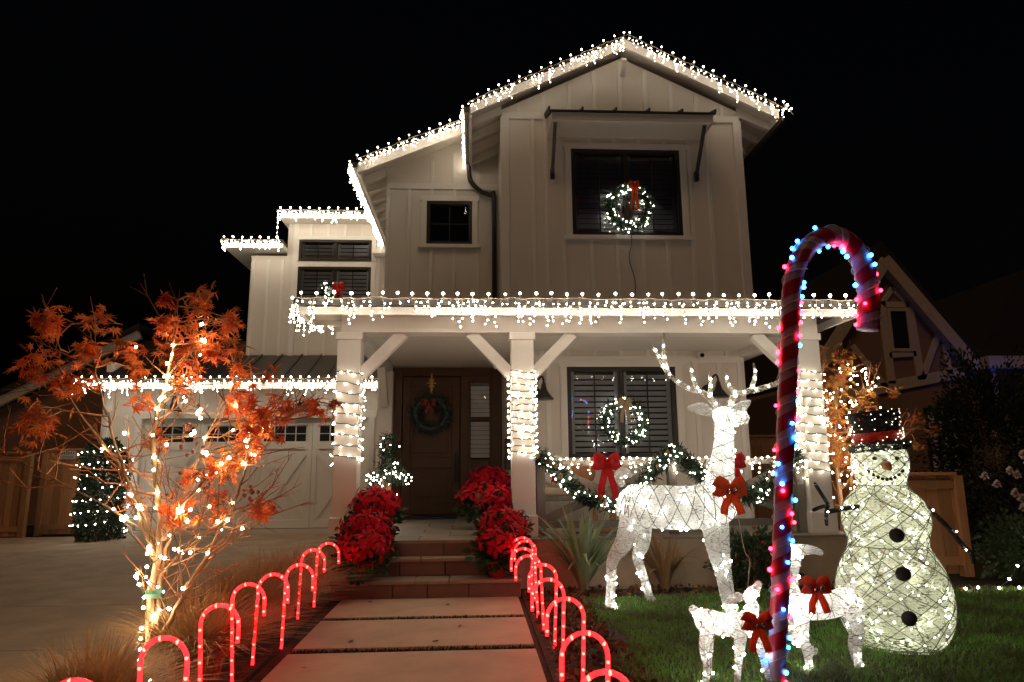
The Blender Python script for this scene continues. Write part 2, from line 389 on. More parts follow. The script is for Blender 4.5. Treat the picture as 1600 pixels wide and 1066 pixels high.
def wall(name, x0, x1, z0, z1, y, openings=(), gable=None, depth=.15, mat=None, battens=None, belt=None, parent=house):
    xs = sorted({x0, x1, *[a for o_ in openings for a in o_[:2]]}); zs = sorted({z0, z1, *[a for o_ in openings for a in o_[2:]]})
    b = MB()
    for i in range(len(xs) - 1):
        for j in range(len(zs) - 1):
            cx, cz = (xs[i] + xs[i + 1]) / 2, (zs[j] + zs[j + 1]) / 2
            if any(a < cx < e and c_ < cz < d_ for a, e, c_, d_ in openings): continue
            b.add([(xs[i], y, zs[j]), (xs[i + 1], y, zs[j]), (xs[i + 1], y, zs[j + 1]), (xs[i], y, zs[j + 1])], [[0, 1, 2, 3]])
    for a, e, c_, d_ in openings:
        for q in (((a, c_), (e, c_)), ((e, c_), (e, d_)), ((e, d_), (a, d_)), ((a, d_), (a, c_))):
            (p1, q1), (p2, q2) = q
            b.add([(p1, y, q1), (p2, y, q2), (p2, y + depth, q2), (p1, y + depth, q1)], [[3, 2, 1, 0]])
    if gable: b.add([(gx, y, gz) for gx, gz in gable], [list(range(len(gable)))])
    # sides and back
    b.add([(x0, y, z0), (x0, y, z1), (x0, y + depth + .2, z1), (x0, y + depth + .2, z0)], [[0, 1, 2, 3]])
    b.add([(x1, y, z0), (x1, y, z1), (x1, y + depth + .2, z1), (x1, y + depth + .2, z0)], [[3, 2, 1, 0]])
    wo = b.build(name, mat or m_white, parent)
    for bxx, zz0, zz1 in battens or ():
        MB().box(bxx - .028, bxx + .028, y - .02, y + .005, zz0, zz1).build('batten', m_white2, wo, bevel=.003)
    for a, e, zz in belt or ():
        MB().box(a, e, y - .026, y + .004, zz - .05, zz + .05).build('belt_board', m_white2, wo, bevel=.003)
    return wo

def window(x0, x1, z0, z1, y, lites=2, mullion=True, slats=True, rows=2, slat_ang=35, sill=True, pitch=.075):
    """recessed dark window with trim, two sashes, muntins and louvre shutters behind the glass"""
    wn = sub('window', house, ((x0 + x1) / 2, y, z0)); fw = .055; dp = .1
    for a, b_, c_, d_ in ((x0, x0 + fw, z0, z1), (x1 - fw, x1, z0, z1), (x0 + fw, x1 - fw, z0, z0 + fw), (x0 + fw, x1 - fw, z1 - fw, z1)):
        MB().box(a, b_, y - .015, y + dp, c_, d_).build('frame', m_dark, wn, bevel=.004)
    t = .09
    for a, b_, c_, d_ in ((x0 - t, x0, z0, z1), (x1, x1 + t, z0, z1), (x0 - t - .02, x1 + t + .02, z1, z1 + t)):
        MB().box(a, b_, y - .03, y - .001, c_, d_).build('trim', m_white2, wn, bevel=.003)
    if sill: MB().box(x0 - t - .04, x1 + t + .04, y - .055, y - .001, z0 - .06, z0).build('sill', m_white2, wn, bevel=.004)
    xm = (x0 + x1) / 2
    halves = [(x0 + fw, xm - .035), (xm + .035, x1 - fw)] if mullion else [(x0 + fw, x1 - fw)]
    if mullion: MB().box(xm - .035, xm + .035, y + .0, y + .08, z0 + fw, z1 - fw).build('mullion', m_dark, wn, bevel=.003)
    sm = None
    for a, b_ in halves:
        MB().box(a, b_, y + .05, y + .056, z0 + fw, z1 - fw).build('pane', m_glass, wn)
        if lites > 1: MB().box((a + b_) / 2 - .009, (a + b_) / 2 + .009, y + .034, y + .047, z0 + fw, z1 - fw).build('muntin', m_dark, wn)
        if rows > 1:
            zm = z0 + fw + (z1 - z0 - 2 * fw) * .5
            MB().box(a, b_, y + .036, y + .046, zm - .008, zm + .008).build('muntin', m_dark, wn)
        if slats:
            for e, f in ((a, a + .05), (b_ - .05, b_)): MB().box(e, f, y + .075, y + .1, z0 + fw, z1 - fw).build('shutter_stile', m_slat, wn)
            k = int((z1 - z0 - 2 * fw) / pitch); wd = b_ - a - .104
            if sm is None or abs(sm[1] - wd) > .001:
                bm_ = MB().box(-wd / 2, wd / 2, -.031, .031, -.004, .004); sm = (mesh_of(bm_, 'slat', m_slat), wd)
            for i in range(k): inst(sm[0], 'slat', wn, ((a + b_) / 2, y + .1, z0 + fw + (i + .6) * pitch), (R(slat_ang + rng.uniform(-3, 3)), 0, 0))
    MB().box(x0 + .01, x1 - .01, y + .146, y + .15, z0 + .01, z1 - .01).build('dark_room_sheet', m_black, wn)  # black sheet added in place of the unlit room behind
    return wn

def frange(a, b, s):
    out = []; x = a
    while x < b + 1e-6: out.append(x); x += s
    return out
def battens(xs, z0, z1f, holes=()):
    out = []
    for x in xs:
        zt = z1f(x) if callable(z1f) else z1f; segs = [(z0, zt)]
        for a, e, c_, d_ in holes:
            if a - .13 < x < e + .13:
                ns = []
                for s0, s1 in segs:
                    if s0 < c_ - .07: ns.append((s0, min(s1, c_ - .06)))
                    if s1 > d_ + .1: ns.append((max(s0, d_ + .09), s1))
                segs = ns
        out += [(x, s0, s1) for s0, s1 in segs if s1 - s0 > .06]
    return out

# main block, upper storey
YU = 9.0; MX0, MX1, PKX = .385, 3.83, 2.14
UW = (1.36, 2.92, 4.34, 5.63)
def rz(x): return 7.27 - .486 * abs(x - PKX)              # top of main roof over the front
gab = [(MX0, 6.12), (MX1, 6.12), (MX1, rz(MX1) - .2), (PKX, rz(PKX) - .2), (MX0, rz(MX0) - .2)]
bt = battens([.46, .82, 1.0, 1.24, 1.62, 1.98, 2.34, 2.70, 3.06, 3.34, 3.76], 3.1, 6.07, [UW])
bt += [(x, 6.17, rz(x) - .24) for x in frange(.62, 3.6, .37)]
wall('front_wall', MX0, MX1, 3.0, 6.12, YU, [UW], gab, battens=bt, belt=[(MX0, MX1, 6.12)])
window(*UW, YU, rows=2, slat_ang=-62)
MB().box(.385, .55, YU + .001, 15, 3, 6.2).build('side_wall', m_white, house)
MB().box(3.68, 3.83, YU + .001, 15, 3, 6.2).build('side_wall', m_white, house)
for sx, x in ((0, MX0), (1, MX1)): MB().box(x - (.02 if sx == 0 else .1), x + (.1 if sx == 0 else .02), YU - .028, YU + .1, 3, 6.1).build('corner_board', m_white2, house, bevel=.003)
def slab_roof(name, e, r, y0, y1, th, mat, parent=house):
    (xa, za), (xb, zb) = e, r
    return MB().prism([(xa, za - th), (xb, zb - th), (xb, zb), (xa, za)], y0, y1).build(name, mat, parent)
rl = slab_roof('roof', (-.06, rz(-.06)), (PKX, rz(PKX)), 8.77, 15, .05, m_shingle)
rr = slab_roof('roof', (PKX, rz(PKX)), (4.32, rz(4.32)), 8.77, 15, .05, m_shingle)
for x in (-.06, 4.32):
    sg = 1 if x < 2 else -1
    MB().prism([(x, rz(x) - .19), (PKX, rz(PKX) - .19), (PKX, rz(PKX) - .052), (x, rz(x) - .052)][::sg], 8.75, 8.80).build('barge_board', m_fascia, house, bevel=.004)
    MB().prism([(x, rz(x) - .10), (PKX, rz(PKX) - .10), (PKX, rz(PKX) - .052), (x, rz(x) - .052)][::sg], 8.80, 15).build('soffit', m_white, house)
    MB().box(x - .02, x + .02, 8.81, 15, rz(x) - .22, rz(x) - .05).build('eave_board', m_fascia, house)
    for yy in frange(9.05, 14, .42):
        xi = MX0 if x < 2 else MX1
        MB().prism([(x + .02 * sg, rz(x) - .2), (xi, rz(xi) - .24), (xi, rz(xi) - .1), (x + .02 * sg, rz(x) - .1)][::sg], yy, yy + .06).build('rafter', m_white2, house)
MB().box(-.15, -.085, 8.75, 10.45, 6.03, 6.12).build('gutter', m_dark, house, bevel=.01)
MB().box(4.32, 4.27, 8.6, 14, 5.88, 5.97).build('gutter', m_dark, house, bevel=.01)
MB().tube(smooth_path([(-.1, 10.4, 6.05), (-.07, 10.4, 5.75), (.1, 10.42, 5.57), (.26, 10.42, 5.5), (.31, 10.42, 5.36), (.31, 10.42, 3.2)], 5), .038, 8).build('downspout', m_dark, house, True)
# ridge bracket
MB().beam((PKX, 8.80, 6.93), (PKX, 9.0, 6.80), .07, .09).build('ridge_bracket', m_white2, house, bevel=.004)
# awning above the upper window
aw = sub('awning', house, (2.15, 8.7, 5.8))
MB().prism([(1.03, 5.78), (3.25, 5.78), (3.25, 5.90), (1.03, 5.90)], 8.46, 8.5).build('fascia', m_white2, aw, bevel=.004)
b = MB(); b.add([(1.0, 8.42, 5.915), (3.28, 8.42, 5.915), (3.28, 9.0, 6.12), (1.0, 9.0, 6.12), (1.0, 8.42, 5.89), (3.28, 8.42, 5.89), (3.28, 9.0, 6.09), (1.0, 9.0, 6.09)], [[0, 1, 2, 3], [7, 6, 5, 4], [4, 5, 1, 0], [5, 6, 2, 1], [3, 7, 4, 0]]); b.build('roof_sheet', m_roof, aw)
for x in frange(1.0, 3.29, .455): MB().beam((x, 8.415, 5.935), (x, 9.0, 6.14), .022, .045).build('seam', m_roof, aw)
MB().box(1.04, 3.24, 8.5, 9.0, 5.80, 5.83).build('underside', m_white, aw)
for x in (1.03, 3.25): MB().add([(x, 8.5, 5.78), (x, 9, 5.78), (x, 9, 6.09), (x, 8.5, 5.89)], [[0, 1, 2, 3]]).build('cheek', m_white2, aw)
for x in (1.09, 3.15):
    MB().beam((x, 8.53, 5.78), (x, 8.97, 5.24), .045, .045).build('bracket', m_dark, aw, bevel=.004)
    MB().box(x - .03, x + .03, 8.945, 8.998, 5.16, 5.30).build('bracket_foot', m_dark, aw, bevel=.004)

# middle block
YM = 10.5; EX = -1.80
def mz(x): return 5.89 + .425 * (x - EX)
MW = (-.77, -.04, 4.69, 5.42)
bt = battens([-1.39, -1.05, -.69, -.33, .05], 3.2, 5.62, [MW]) + [(x, 5.72, mz(x) - .26) for x in (-.69, -.33, .05)]
wall('front_wall', -1.42, .386, 2.7, 5.67, YM, [MW], [(-1.42, 5.67), (.386, 5.67), (.386, mz(.386) - .1), (-1.42, mz(-1.42) - .1)], battens=bt, belt=[(-1.40, .38, 5.67)])
window(*MW, YM, lites=2, mullion=False, slats=False, rows=2)
MB().box(-1.42, -1.27, YM + .001, 14.1, 2.7, 5.75).build('side_wall', m_white, house)
slab_roof('roof', (EX, mz(EX)), (.5, mz(.5)), 10.02, 14.6, .05, m_shingle)
MB().prism([(EX, mz(EX) - .22), (.385, mz(.385) - .22), (.385, mz(.385) - .052), (EX, mz(EX) - .052)], 10.0, 10.05).build('barge_board', m_fascia, house, bevel=.004)
MB().prism([(EX, mz(EX) - .1), (.385, mz(.385) - .1), (.385, mz(.385) - .052), (EX, mz(EX) - .052)], 10.05, 14.5).build('soffit', m_white, house)
MB().box(EX - .02, EX + .02, 10.05, 14.5, mz(EX) - .2, mz(EX) - .05).build('eave_board', m_fascia, house)
MB().box(EX - .09, EX - .022, 10.0, 14.0, mz(EX) - .13, mz(EX) - .045).build('gutter', m_dark, house, bevel=.01)
for yy in frange(10.4, 14, .42):
    MB().prism([(EX + .02, mz(EX) - .2), (-1.42, mz(-1.42) - .24), (-1.42, mz(-1.42) - .1), (EX + .02, mz(EX) - .1)], yy, yy + .06).build('rafter', m_white2, house)

# rear-left block with paired louvre windows
YL = 14.2
wl = [(-3.74, -2.2, 5.53, 6.0), (-3.74, -2.2, 4.25, 5.40)]
bt = battens([-4.66, -4.36, -4.06], 3.4, 5.55) + battens(frange(-3.5, -2.0, .36), 3.4, 6.35, wl)
wall('rear_wall', -4.72, -1.27, 3.2, 5.64, YL, [(-3.74, -2.2, 5.53, 5.64), wl[1]], battens=bt)
wall('rear_wall', -3.98, -1.27, 5.64, 6.42, YL, [(-3.74, -2.2, 5.64, 6.0)], battens=())
for q in wl: window(*q, YL, rows=1, sill=q is wl[1], pitch=.085, slat_ang=-62)
MB().box(-3.86, -3.76, YL - .028, YL - .001, 3.4, 6.4).build('corner_board', m_white2, house)
MB().box(-4.72, -4.57, YL + .001, 17, 3.2, 5.64).build('side_wall', m_white, house)
MB().box(-3.98, -3.83, YL + .001, 17, 5.64, 6.42).build('side_wall', m_white, house)
for x0, x1, z, y0 in ((-5.18, -3.98, 5.70, 13.85), (-4.08, -1.6, 6.36, 13.85)):
    MB().box(x0, x1, y0, 17, z, z + .10).build('eave_board', m_fascia, house, bevel=.004)
    MB().box(x0 - .03, x1, y0 - .04, 17, z + .104, z + .17).build('roof', m_shingle, house)
MB().box(-2.15, -1.82, 13.9, 14.19, 5.62, 5.70).build('eave_board', m_fascia, house)

# garage
YG = 13.2; GX0, GX1 = -6.95, -1.42; GD = (-6.2, -2.02, .09, 2.13)
wall('garage_wall', GX0, GX1, 0, 2.86, YG, [GD], battens=[(x, 2.28, 2.75) for x in frange(-6.8, -1.6, .42)] + [(-6.85, .1, 2.75), (-6.5, .1, 2.2)])
MB().box(GX0, GX0 + .15, YG + .001, 16, 0, 3.2).build('side_wall', m_white, house)
for a, e, c_, d_ in ((GD[0] - .13, GD[0], .09, 2.13), (GD[1], GD[1] + .13, .09, 2.13), (GD[0] - .16, GD[1] + .16, 2.13, 2.26)):
    MB().box(a, e, YG - .03, YG - .001, c_, d_).build('trim', m_white2, house, bevel=.004)
gd = sub('garage_door', house, (-4.1, YG, .09)); yd = YG + .09
MB().box(GD[0], GD[1], yd, yd + .05, .10, 2.13).build('door_leaf', m_white2, gd)
pw = (GD[1] - GD[0]) / 4
for i in range(4):
    x0 = GD[0] + i * pw; x1 = x0 + pw; f = .09
    for a, e, c_, d_ in ((x0 + .004, x0 + f, .11, 2.12), (x1 - f, x1 - .004, .11, 2.12), (x0 + f, x1 - f, .11, .25), (x0 + f, x1 - f, 1.55, 1.67), (x0 + f, x1 - f, 2.0, 2.12)):
        MB().box(a, e, yd - .022, yd - .001, c_, d_).build('rail', m_white2, gd, bevel=.003)
    MB().beam((x0 + f, yd - .011, .27), (x1 - f, yd - .011, 1.53), .02, .075, (0, 1, 0)).build('brace', m_white2, gd)
    MB().beam((x1 - f, yd - .010, .27), (x0 + f, yd - .010, 1.53), .018, .075, (0, 1, 0)).build('brace', m_white2, gd)
    k = 4; wx0, wx1 = x0 + f + .03, x1 - f - .03; pwid = (wx1 - wx0) / k
    for a in range(k):
        for c_ in range(2):
            MB().box(wx0 + a * pwid + .012, wx0 + (a + 1) * pwid - .012, yd - .006, yd - .002, 1.69 + c_ * .15 + .008, 1.69 + (c_ + 1) * .15 - .008).build('pane', m_black, gd)
b = MB(); b.add([(GX0 - .25, 12.75, 2.80), (GX1, 12.75, 2.80), (GX1, 15.2, 3.98), (GX0 - .25, 15.2, 3.98), (GX0 - .25, 12.75, 2.76), (GX1, 12.75, 2.76), (GX1, 15.2, 3.94), (GX0 - .25, 15.2, 3.94)], [[0, 1, 2, 3], [7, 6, 5, 4], [4, 5, 1, 0], [3, 7, 4, 0]])
gr = b.build('garage_roof', m_roof, house)
for x in frange(GX0 - .22, GX1 - .05, .4): MB().beam((x, 12.75, 2.815), (x, 15.2, 3.995), .025, .03).build('seam', m_roof, gr)
MB().box(GX0 - .25, GX1, 12.76, 12.8, 2.64, 2.757).build('fascia', m_fascia, house, bevel=.004)
MB().box(GX0 - .25, GX1, 12.81, YG - .002, 2.67, 2.70).build('soffit', m_white, house)

# porch: floor, posts, beams, ceiling, roof
MB().box(-1.5, 3.95, 7.10, 10.6, -.02, .455).build('porch_base', m_conc, house)
pf = struct(MB().box(-1.48, 3.93, 7.12, 10.5, .456, .464).build('porch_floor', m_soil))
yy = 7.08; k = 0
while yy < 10.4:
    y1 = min(yy + .42, 10.49); x = -1.5 + (.0 if k % 2 else -.3)
    while x < 3.95:
        a, e = max(x, -1.5), min(x + .62, 3.96)
        if e - a > .1 and (e < 1.3 or y1 < 7.6): MB().box(a + .004, e - .004, yy + .004, y1 - .004, .455, .48).build('paver', m_tread, pf)
        x += .62
    yy = y1 + .0; k += 1
    if y1 >= 10.48: break
MB().box(1.3, 3.9, 7.5, 9, .455, .478).build('porch_deck', m_greywood, house)
PX = (-1.33, .515, 3.68); YP = 7.35
for i, x in enumerate(PX):
    ps = sub('porch_post', house, (x, YP, .48)); h = .122
    MB().box(x - h, x + h, YP - h, YP + h, .48, 2.62).build('shaft', m_white2, ps, bevel=.006)
    MB().box(x - h - .02, x + h + .02, YP - h - .02, YP + h + .02, .48, .70).build('base', m_white2, ps, bevel=.006)
    MB().box(x - h - .018, x + h + .018, YP - h - .018, YP + h + .018, 2.54, 2.618).build('cap', m_white2, ps, bevel=.006)
    for sx in (-1, 1):
        if (i == 0 and sx < 0) or (i == 2 and sx > 0): continue
        MB().beam((x + sx * (h - .01), YP, 2.17), (x + sx * .56, YP, 2.63), .11, .12, (0, 1, 0)).build('brace', m_white2, ps, bevel=.005)
MB().box(-1.42, 3.80, 7.235, 7.465, 2.62, 2.83).build('porch_beam', m_white2, house, bevel=.005)
for x in (-1.33, 3.68): MB().box(x - .09, x + .09, 7.467, 10.49 if x < 0 else 9.9, 2.625, 2.83).build('porch_beam', m_white2, house, bevel=.005)
MB().box(-1.44, -1.22, 10.25, 10.49, .48, 2.62).build('pilaster', m_white2, house, bevel=.005)
MB().beam((-1.33, 10.24, 2.1), (-1.33, 9.75, 2.63), .1, .11, (1, 0, 0)).build('brace', m_white2, house, bevel=.004)
MB().beam((-1.33, 7.47, 2.15), (-1.33, 7.95, 2.63), .1, .11, (1, 0, 0)).build('brace', m_white2, house, bevel=.004)
MB().beam((3.68, 7.47, 2.15), (3.68, 7.95, 2.63), .1, .11, (1, 0, 0)).build('brace', m_white2, house, bevel=.004)
pc = MB().box(-1.24, 3.59, 7.467, 10.49, 2.74, 2.76).build('porch_ceiling', m_ceil, house)
b = MB()
for yy in frange(7.5, 10.45, .085): b.box(-1.235, 3.585, yy, yy + .074, 2.722, 2.739)
b.build('beadboard', m_ceil, pc, kind='stuff')
PZ = 2.83
MB().box(-1.80, 4.12, 6.93, 6.97, 2.745, 2.828).build('porch_fascia', m_fascia, house, bevel=.004)
MB().box(-1.80, -1.76, 6.972, 7.5, 2.745, 2.828).build('porch_fascia', m_fascia, house)
MB().box(-1.80, -1.43, 7.502, 7.54, 2.745, 2.828).build('porch_fascia', m_fascia, house)
MB().box(4.08, 4.12, 6.972, 10.5, 2.745, 2.828).build('porch_fascia', m_fascia, house)
MB().box(-1.755, 4.075, 6.972, 7.23, 2.80, 2.825).build('porch_soffit', m_white, house)
MB().box(-1.755, -1.43, 7.232, 7.50, 2.80, 2.825).build('porch_soffit', m_white, house)
b = MB(); b.add([(-1.45, 6.87, 2.90), (4.16, 6.87, 2.90), (4.16, 10.5, 3.4), (-1.45, 10.5, 3.4), (-1.45, 6.87, 2.832), (4.16, 6.87, 2.832), (4.16, 10.5, 2.832), (-1.45, 10.5, 2.832)], [[0, 1, 2, 3], [7, 6, 5, 4], [4, 5, 1, 0], [5, 6, 2, 1], [6, 7, 3, 2], [7, 4, 0, 3]])
b.build('porch_roof', m_roof, house)
MB().box(-1.84, -1.452, 6.87, 7.56, 2.834, 2.90).build('porch_roof', m_roof, house)
# lower right wall with window, recess sides
LW = (1.23, 2.70, 1.30, 2.50)
wall('porch_wall', .63, 3.66, .45, 2.75, YU, [LW], battens=battens([.75, .98, 2.98, 3.3, 3.58], .5, 2.56, [LW]) + [(x, 2.62, 2.72) for x in frange(.9, 3.6, .36)], belt=[(.65, 3.64, 2.60)])
window(*LW, YU, rows=1, slat_ang=-50, sill=True)
MB().box(.55, .629, YU - .03, 10.49, .48, 2.73).build('recess_wall', m_white, house)
MB().box(3.50, 3.66, YU + .002, 14, .2, 2.8).build('side_wall', m_white, house)
MB().box(-1.42, .6, YM - .001, YM + .1, .47, 2.8).build('door_wall', m_white, house)
# front door
dr = sub('front_door', house, (-.4, YM, .48)); y = YM - .1
for a, e, c_, d_ in ((-1.24, -1.09, .485, 2.69), (.27, .42, .485, 2.69), (-1.09, .27, 2.56, 2.69), (-.21, -.09, .485, 2.56), (-.09, .27, .485, 1.30), (-.09, -.06, 1.30, 2.56), (.235, .27, 1.30, 2.56), (-.06, .235, 2.47, 2.56), (-.06, .235, 1.885, 1.925)):
    MB().box(a, e, y, YM - .003, c_, d_).build('door_frame', m_door, dr, bevel=.006)
MB().box(-1.085, -.215, y + .03, YM - .003, .50, 2.555).build('leaf', m_door, dr, bevel=.005)
for a, e, c_, d_ in ((-1.08, -.96, .505, 2.55), (-.34, -.22, .505, 2.55), (-.96, -.34, .505, .70), (-.96, -.34, 1.18, 1.34), (-.96, -.34, 2.40, 2.55)):
    MB().box(a, e, y + .008, y + .029, c_, d_).build('stile', m_door, dr, bevel=.008)
for c_, d_ in ((.76, 1.12), (1.40, 2.34)): MB().box(-.91, -.39, y + .016, y + .0295, c_, d_).build('panel', m_door, dr, bevel=.012)
MB().box(-.06, .235, y + .03, y + .034, 1.3, 2.47).build('pane', m_glass, dr)
for z in frange(1.36, 2.44, .068):
    if abs(z - 1.905) > .04: MB().beam((-.055, y + .06, z), (.23, y + .06, z), .012, .062).build('slat', m_slat, dr)
MB().box(-.06, .235, y + .085, y + .09, 1.3, 2.47).build('dark_room_sheet', m_black, dr)  # sidelight's black sheet, painting the darkness of the hall inside
MB().box(-.02, .20, y - .012, y - .001, .6, 1.18).build('panel', m_door, dr, bevel=.008)
b = MB(); b.tube([(-.275, y - .05, .98), (-.275, y - .05, 1.40)], .018, 8); b.box(-.30, -.25, y - .002, y + .007, .94, 1.44)
for z in (1.0, 1.38): b.tube([(-.275, y - .05, z), (-.275, y, z)], .012, 6)
b.build('door_handle', m_dark, dr)
mat_ = root('doormat', 'dark doormat with faint lettering lying at the front door', 'doormat', (-.62, 10.1, .48))
MB().box(-1.0, -.25, 9.85, 10.3, .481, .496).build('mat', m_blackpl, mat_, bevel=.004)
b = MB()
for i in range(13): b.box(-.86 + i * .038, -.84 + i * .038, 9.93, 9.99, .4962, .4975)
b.build('faint_lettering', m_greywood, mat_)

# wall lamps
def sconce(x, y, z, sx=1):
    s = sub('wall_lamp', house, (x, y, z))
    MB().lathe([(.07, 0), (.075, .02), (.03, .03)], (x - .1 * sx, y - .001, z), 16, Matrix.Rotation(R(90), 3, 'X')).build('wall_plate', m_dark, s, True)
    MB().tube(smooth_path([(x - .1 * sx, y - .03, z), (x - .1 * sx, y - .10, z + .08), (x - .03 * sx, y - .16, z + .19), (x, y - .18, z + .14), (x, y - .18, z + .06)], 5), .014, 8).build('arm', m_dark, s, True)
    MB().lathe([(.025, .10), (.035, .04), (.05, .0), (.10, -.07), (.13, -.10), (.13, -.115), (.12, -.115)], (x, y - .18, z), 20).build('shade', m_dark, s, True)
sconce(.90, YU, 2.16); sconce(3.22, YU, 2.18)
for x in (-5.55, -3.2): sconce(x, YG, 2.36)
sc_ = sub('security_camera', house, (3.05, YU, 2.63))
MB().box(3.0, 3.09, YU - .12, YU - .03, 2.60, 2.68).build('body', m_white2, sc_, bevel=.012)
MB().lathe([(.028, 0), (.028, .02), (.0, .02)], (3.045, YU - .12, 2.64), 12, Matrix.Rotation(R(90), 3, 'X')).build('lens', m_black, sc_)
sc_ = sub('motion_sensor', house, (.3, YM, 2.64))
MB().ball((.32, YM - .14, 2.70), .04, 2).build('sensor', m_white2, sc_, True)
mb_ = root('mailbox', 'dark metal mailbox on the wall right of the front door', 'mailbox', (.5, 10.0, 1.2))
MB().box(.44, .549, 9.75, 10.05, 1.15, 1.58).build('box', m_dark, mb_, bevel=.01); MB().prism([(.43, 1.582), (.549, 1.582), (.549, 1.66)], 9.73, 10.07).build('lid', m_dark, mb_)

# railing on the right bay
rl_ = sub('railing', house, (2.1, YP, .48))
MB().box(.64, 3.56, YP - .05, YP + .05, 1.20, 1.255).build('top_rail', m_greywood, rl_, bevel=.004)
MB().box(.64, 3.56, YP - .035, YP + .035, .56, .63).build('bottom_rail', m_greywood, rl_, bevel=.004)
for x in (.70, 2.11, 3.50): MB().box(x - .045, x + .045, YP - .044, YP + .044, .48, 1.20).build('post', m_greywood, rl_, bevel=.004)
for a, e in ((.75, 2.06), (2.16, 3.45)):
    MB().beam((a, YP + .012, .65), (e, YP + .012, 1.19), .025, .09, (0, 1, 0)).build('brace', m_greywood, rl_)
    MB().beam((a, YP - .014, 1.19), (e, YP - .014, .65), .025, .09, (0, 1, 0)).build('brace', m_greywood, rl_)

# ------------------------------------------------------------------ steps
st = root('front_steps', 'three reddish stone steps leading up to the porch', 'steps', (-.4, 6.8, 0))
SX0, SX1 = -1.32, .44
def riser(y0, y1, z0, z1, x0, x1, cuts):
    MB().box(x0 + .03, x1 - .03, y0 + .03, y1, z0, z1 - .02).build('core', m_soil, st)
    xs = [x0] + cuts + [x1]
    for a, e in zip(xs[:-1], xs[1:]):
        MB().box(a + .004, e - .004, y0, y0 + .045, z0, z1 - .035).build('stone', m_stone, st, bevel=.005)
    xs = [x0 - .01] + [c + .2 for c in cuts[:-1]] + [x1 + .01]
    for a, e in zip(xs[:-1], xs[1:]):
        MB().box(a + .003, e - .003, y0 - .02, y1, z1 - .034, z1).build('tread', m_tread, st, bevel=.006)
riser(6.66, 6.93, 0, .165, SX0, SX1, [-.75, -.43, -.05])
riser(6.93, 7.12, .165, .33, SX0 + .05, SX1 - .02, [-.72, -.28, .12])
for a, e in ((-1.27, -.8), (-.8, -.3), (-.3, .1), (.1, .42)): MB().box(a + .004, e - .004, 7.075, 7.098, .33, .453).build('stone', m_stone, st, bevel=.004)
# ------------------------------------------------------------------ string lights
def icicle(name, label, p0, p1, seed, step=.165, top_r=.019, drops=.055, dmin=1, dmax=5, sp=.045, sm_r=.0115, out=(0, -1, 0), lift=.05, mat=m_bulb, cat='string lights', group='icicle lights on the house', big=True):
    top_r *= .66; sm_r *= .60
    r = random.Random(seed); p0, p1 = Vector(p0), Vector(p1); L_ = (p1 - p0).length; u = (p1 - p0) / L_; ov = Vector(out)
    rt = root(name, label, cat, (p0 + p1) / 2, group)
    wp = []; k = int(L_ / .11)
    for i in range(k + 1): wp.append(p0 + u * (L_ * i / k) + ov * r.uniform(.005, .02) + V(0, 0, r.uniform(-.012, .012)))
    wb = MB(); wb.tube(wp, .004, 4)
    if big:
        tb = MB(); x = r.uniform(0, step)
        while x < L_:
            c = p0 + u * x + ov * .02 + V(0, 0, lift + r.uniform(-.008, .008)); tb.ball(c, top_r * r.uniform(.85, 1.1), 2)
            wb.tube([c + V(0, 0, -.01), p0 + u * x + ov * .01], .004, 4); x += step * r.uniform(.9, 1.1)
        tb.build('top_bulbs', mat, rt, kind='stuff')
    sb = MB(); x = r.uniform(0, drops)
    while x < L_:
        nn = r.choice(range(dmin, dmax + 1)); c = p0 + u * x + ov * .015; pts = [c.copy()]
        for j in range(nn):
            c = c + V(0, 0, -sp * r.uniform(.6, 1.2)) + u * r.uniform(-.02, .02) + ov * r.uniform(-.006, .012)
            pts.append(c.copy()); sb.ball(c + u * r.choice((-.012, .012)), sm_r * r.uniform(.75, 1.15), 1)
        wb.tube(pts, .0025, 3, False); x += drops * r.uniform(.4, 1.6)
    sb.build('bulbs', mat, rt, kind='stuff'); wb.build('wire', m_wire, rt)
    return rt
icicle('icicle_lights', 'warm icicle lights along the front edge of the porch roof', (-1.84, 6.79, 2.885), (4.16, 6.79, 2.885), 1, .162, .021, .066, 1, 6, .05, .0125)
icicle('icicle_lights', 'warm icicle lights along the left side edge of the porch roof', (-1.86, 6.9, 2.885), (-1.86, 7.56, 2.885), 2, .17, .019, .045, 2, 5, .05, .013, (-1, 0, 0))
icicle('icicle_lights', 'warm icicle lights on the back edge of the porch roof corner', (-1.86, 7.58, 2.87), (-1.44, 7.58, 2.87), 22, .17, .015, .016, 1, 5, .04, .013, (0, 1, 0), big=False)
icicle('icicle_lights', 'warm icicle lights along the garage eave', (-7.2, 12.62, 2.81), (-1.5, 12.62, 2.81), 3, .16, .02, .075, 1, 6, .055, .0155, lift=.035)
icicle('icicle_lights', 'warm lights up the left slope of the tall front gable', (-.08, 8.61, rz(-.06) - .09), (PKX, 8.61, rz(PKX) - .09), 4, .16, .017, .062, 1, 6, .045, .0135, mat=m_bulb_hi)
icicle('icicle_lights', 'warm lights down the right slope of the tall front gable', (PKX, 8.61, rz(PKX) - .09), (4.34, 8.61, rz(4.34) - .09), 5, .16, .017, .065, 1, 6, .045, .0125, mat=m_bulb_hi)
icicle('icicle_lights', 'warm lights on the receding left eave of the tall gable', (-.15, 8.7, rz(-.06) - .12), (-.15, 10.6, rz(-.06) - .09), 6, .12, .017, .04, 1, 4, .045, .0135, (-1, 0, 0), lift=.02, mat=m_bulb_hi)
icicle('icicle_lights', 'warm lights along the slope above the small square window', (EX, 9.86, mz(EX) - .055), (-.1, 9.86, mz(-.1) - .055), 7, .17, .018, .058, 1, 4, .045, .015, mat=m_bulb_hi)
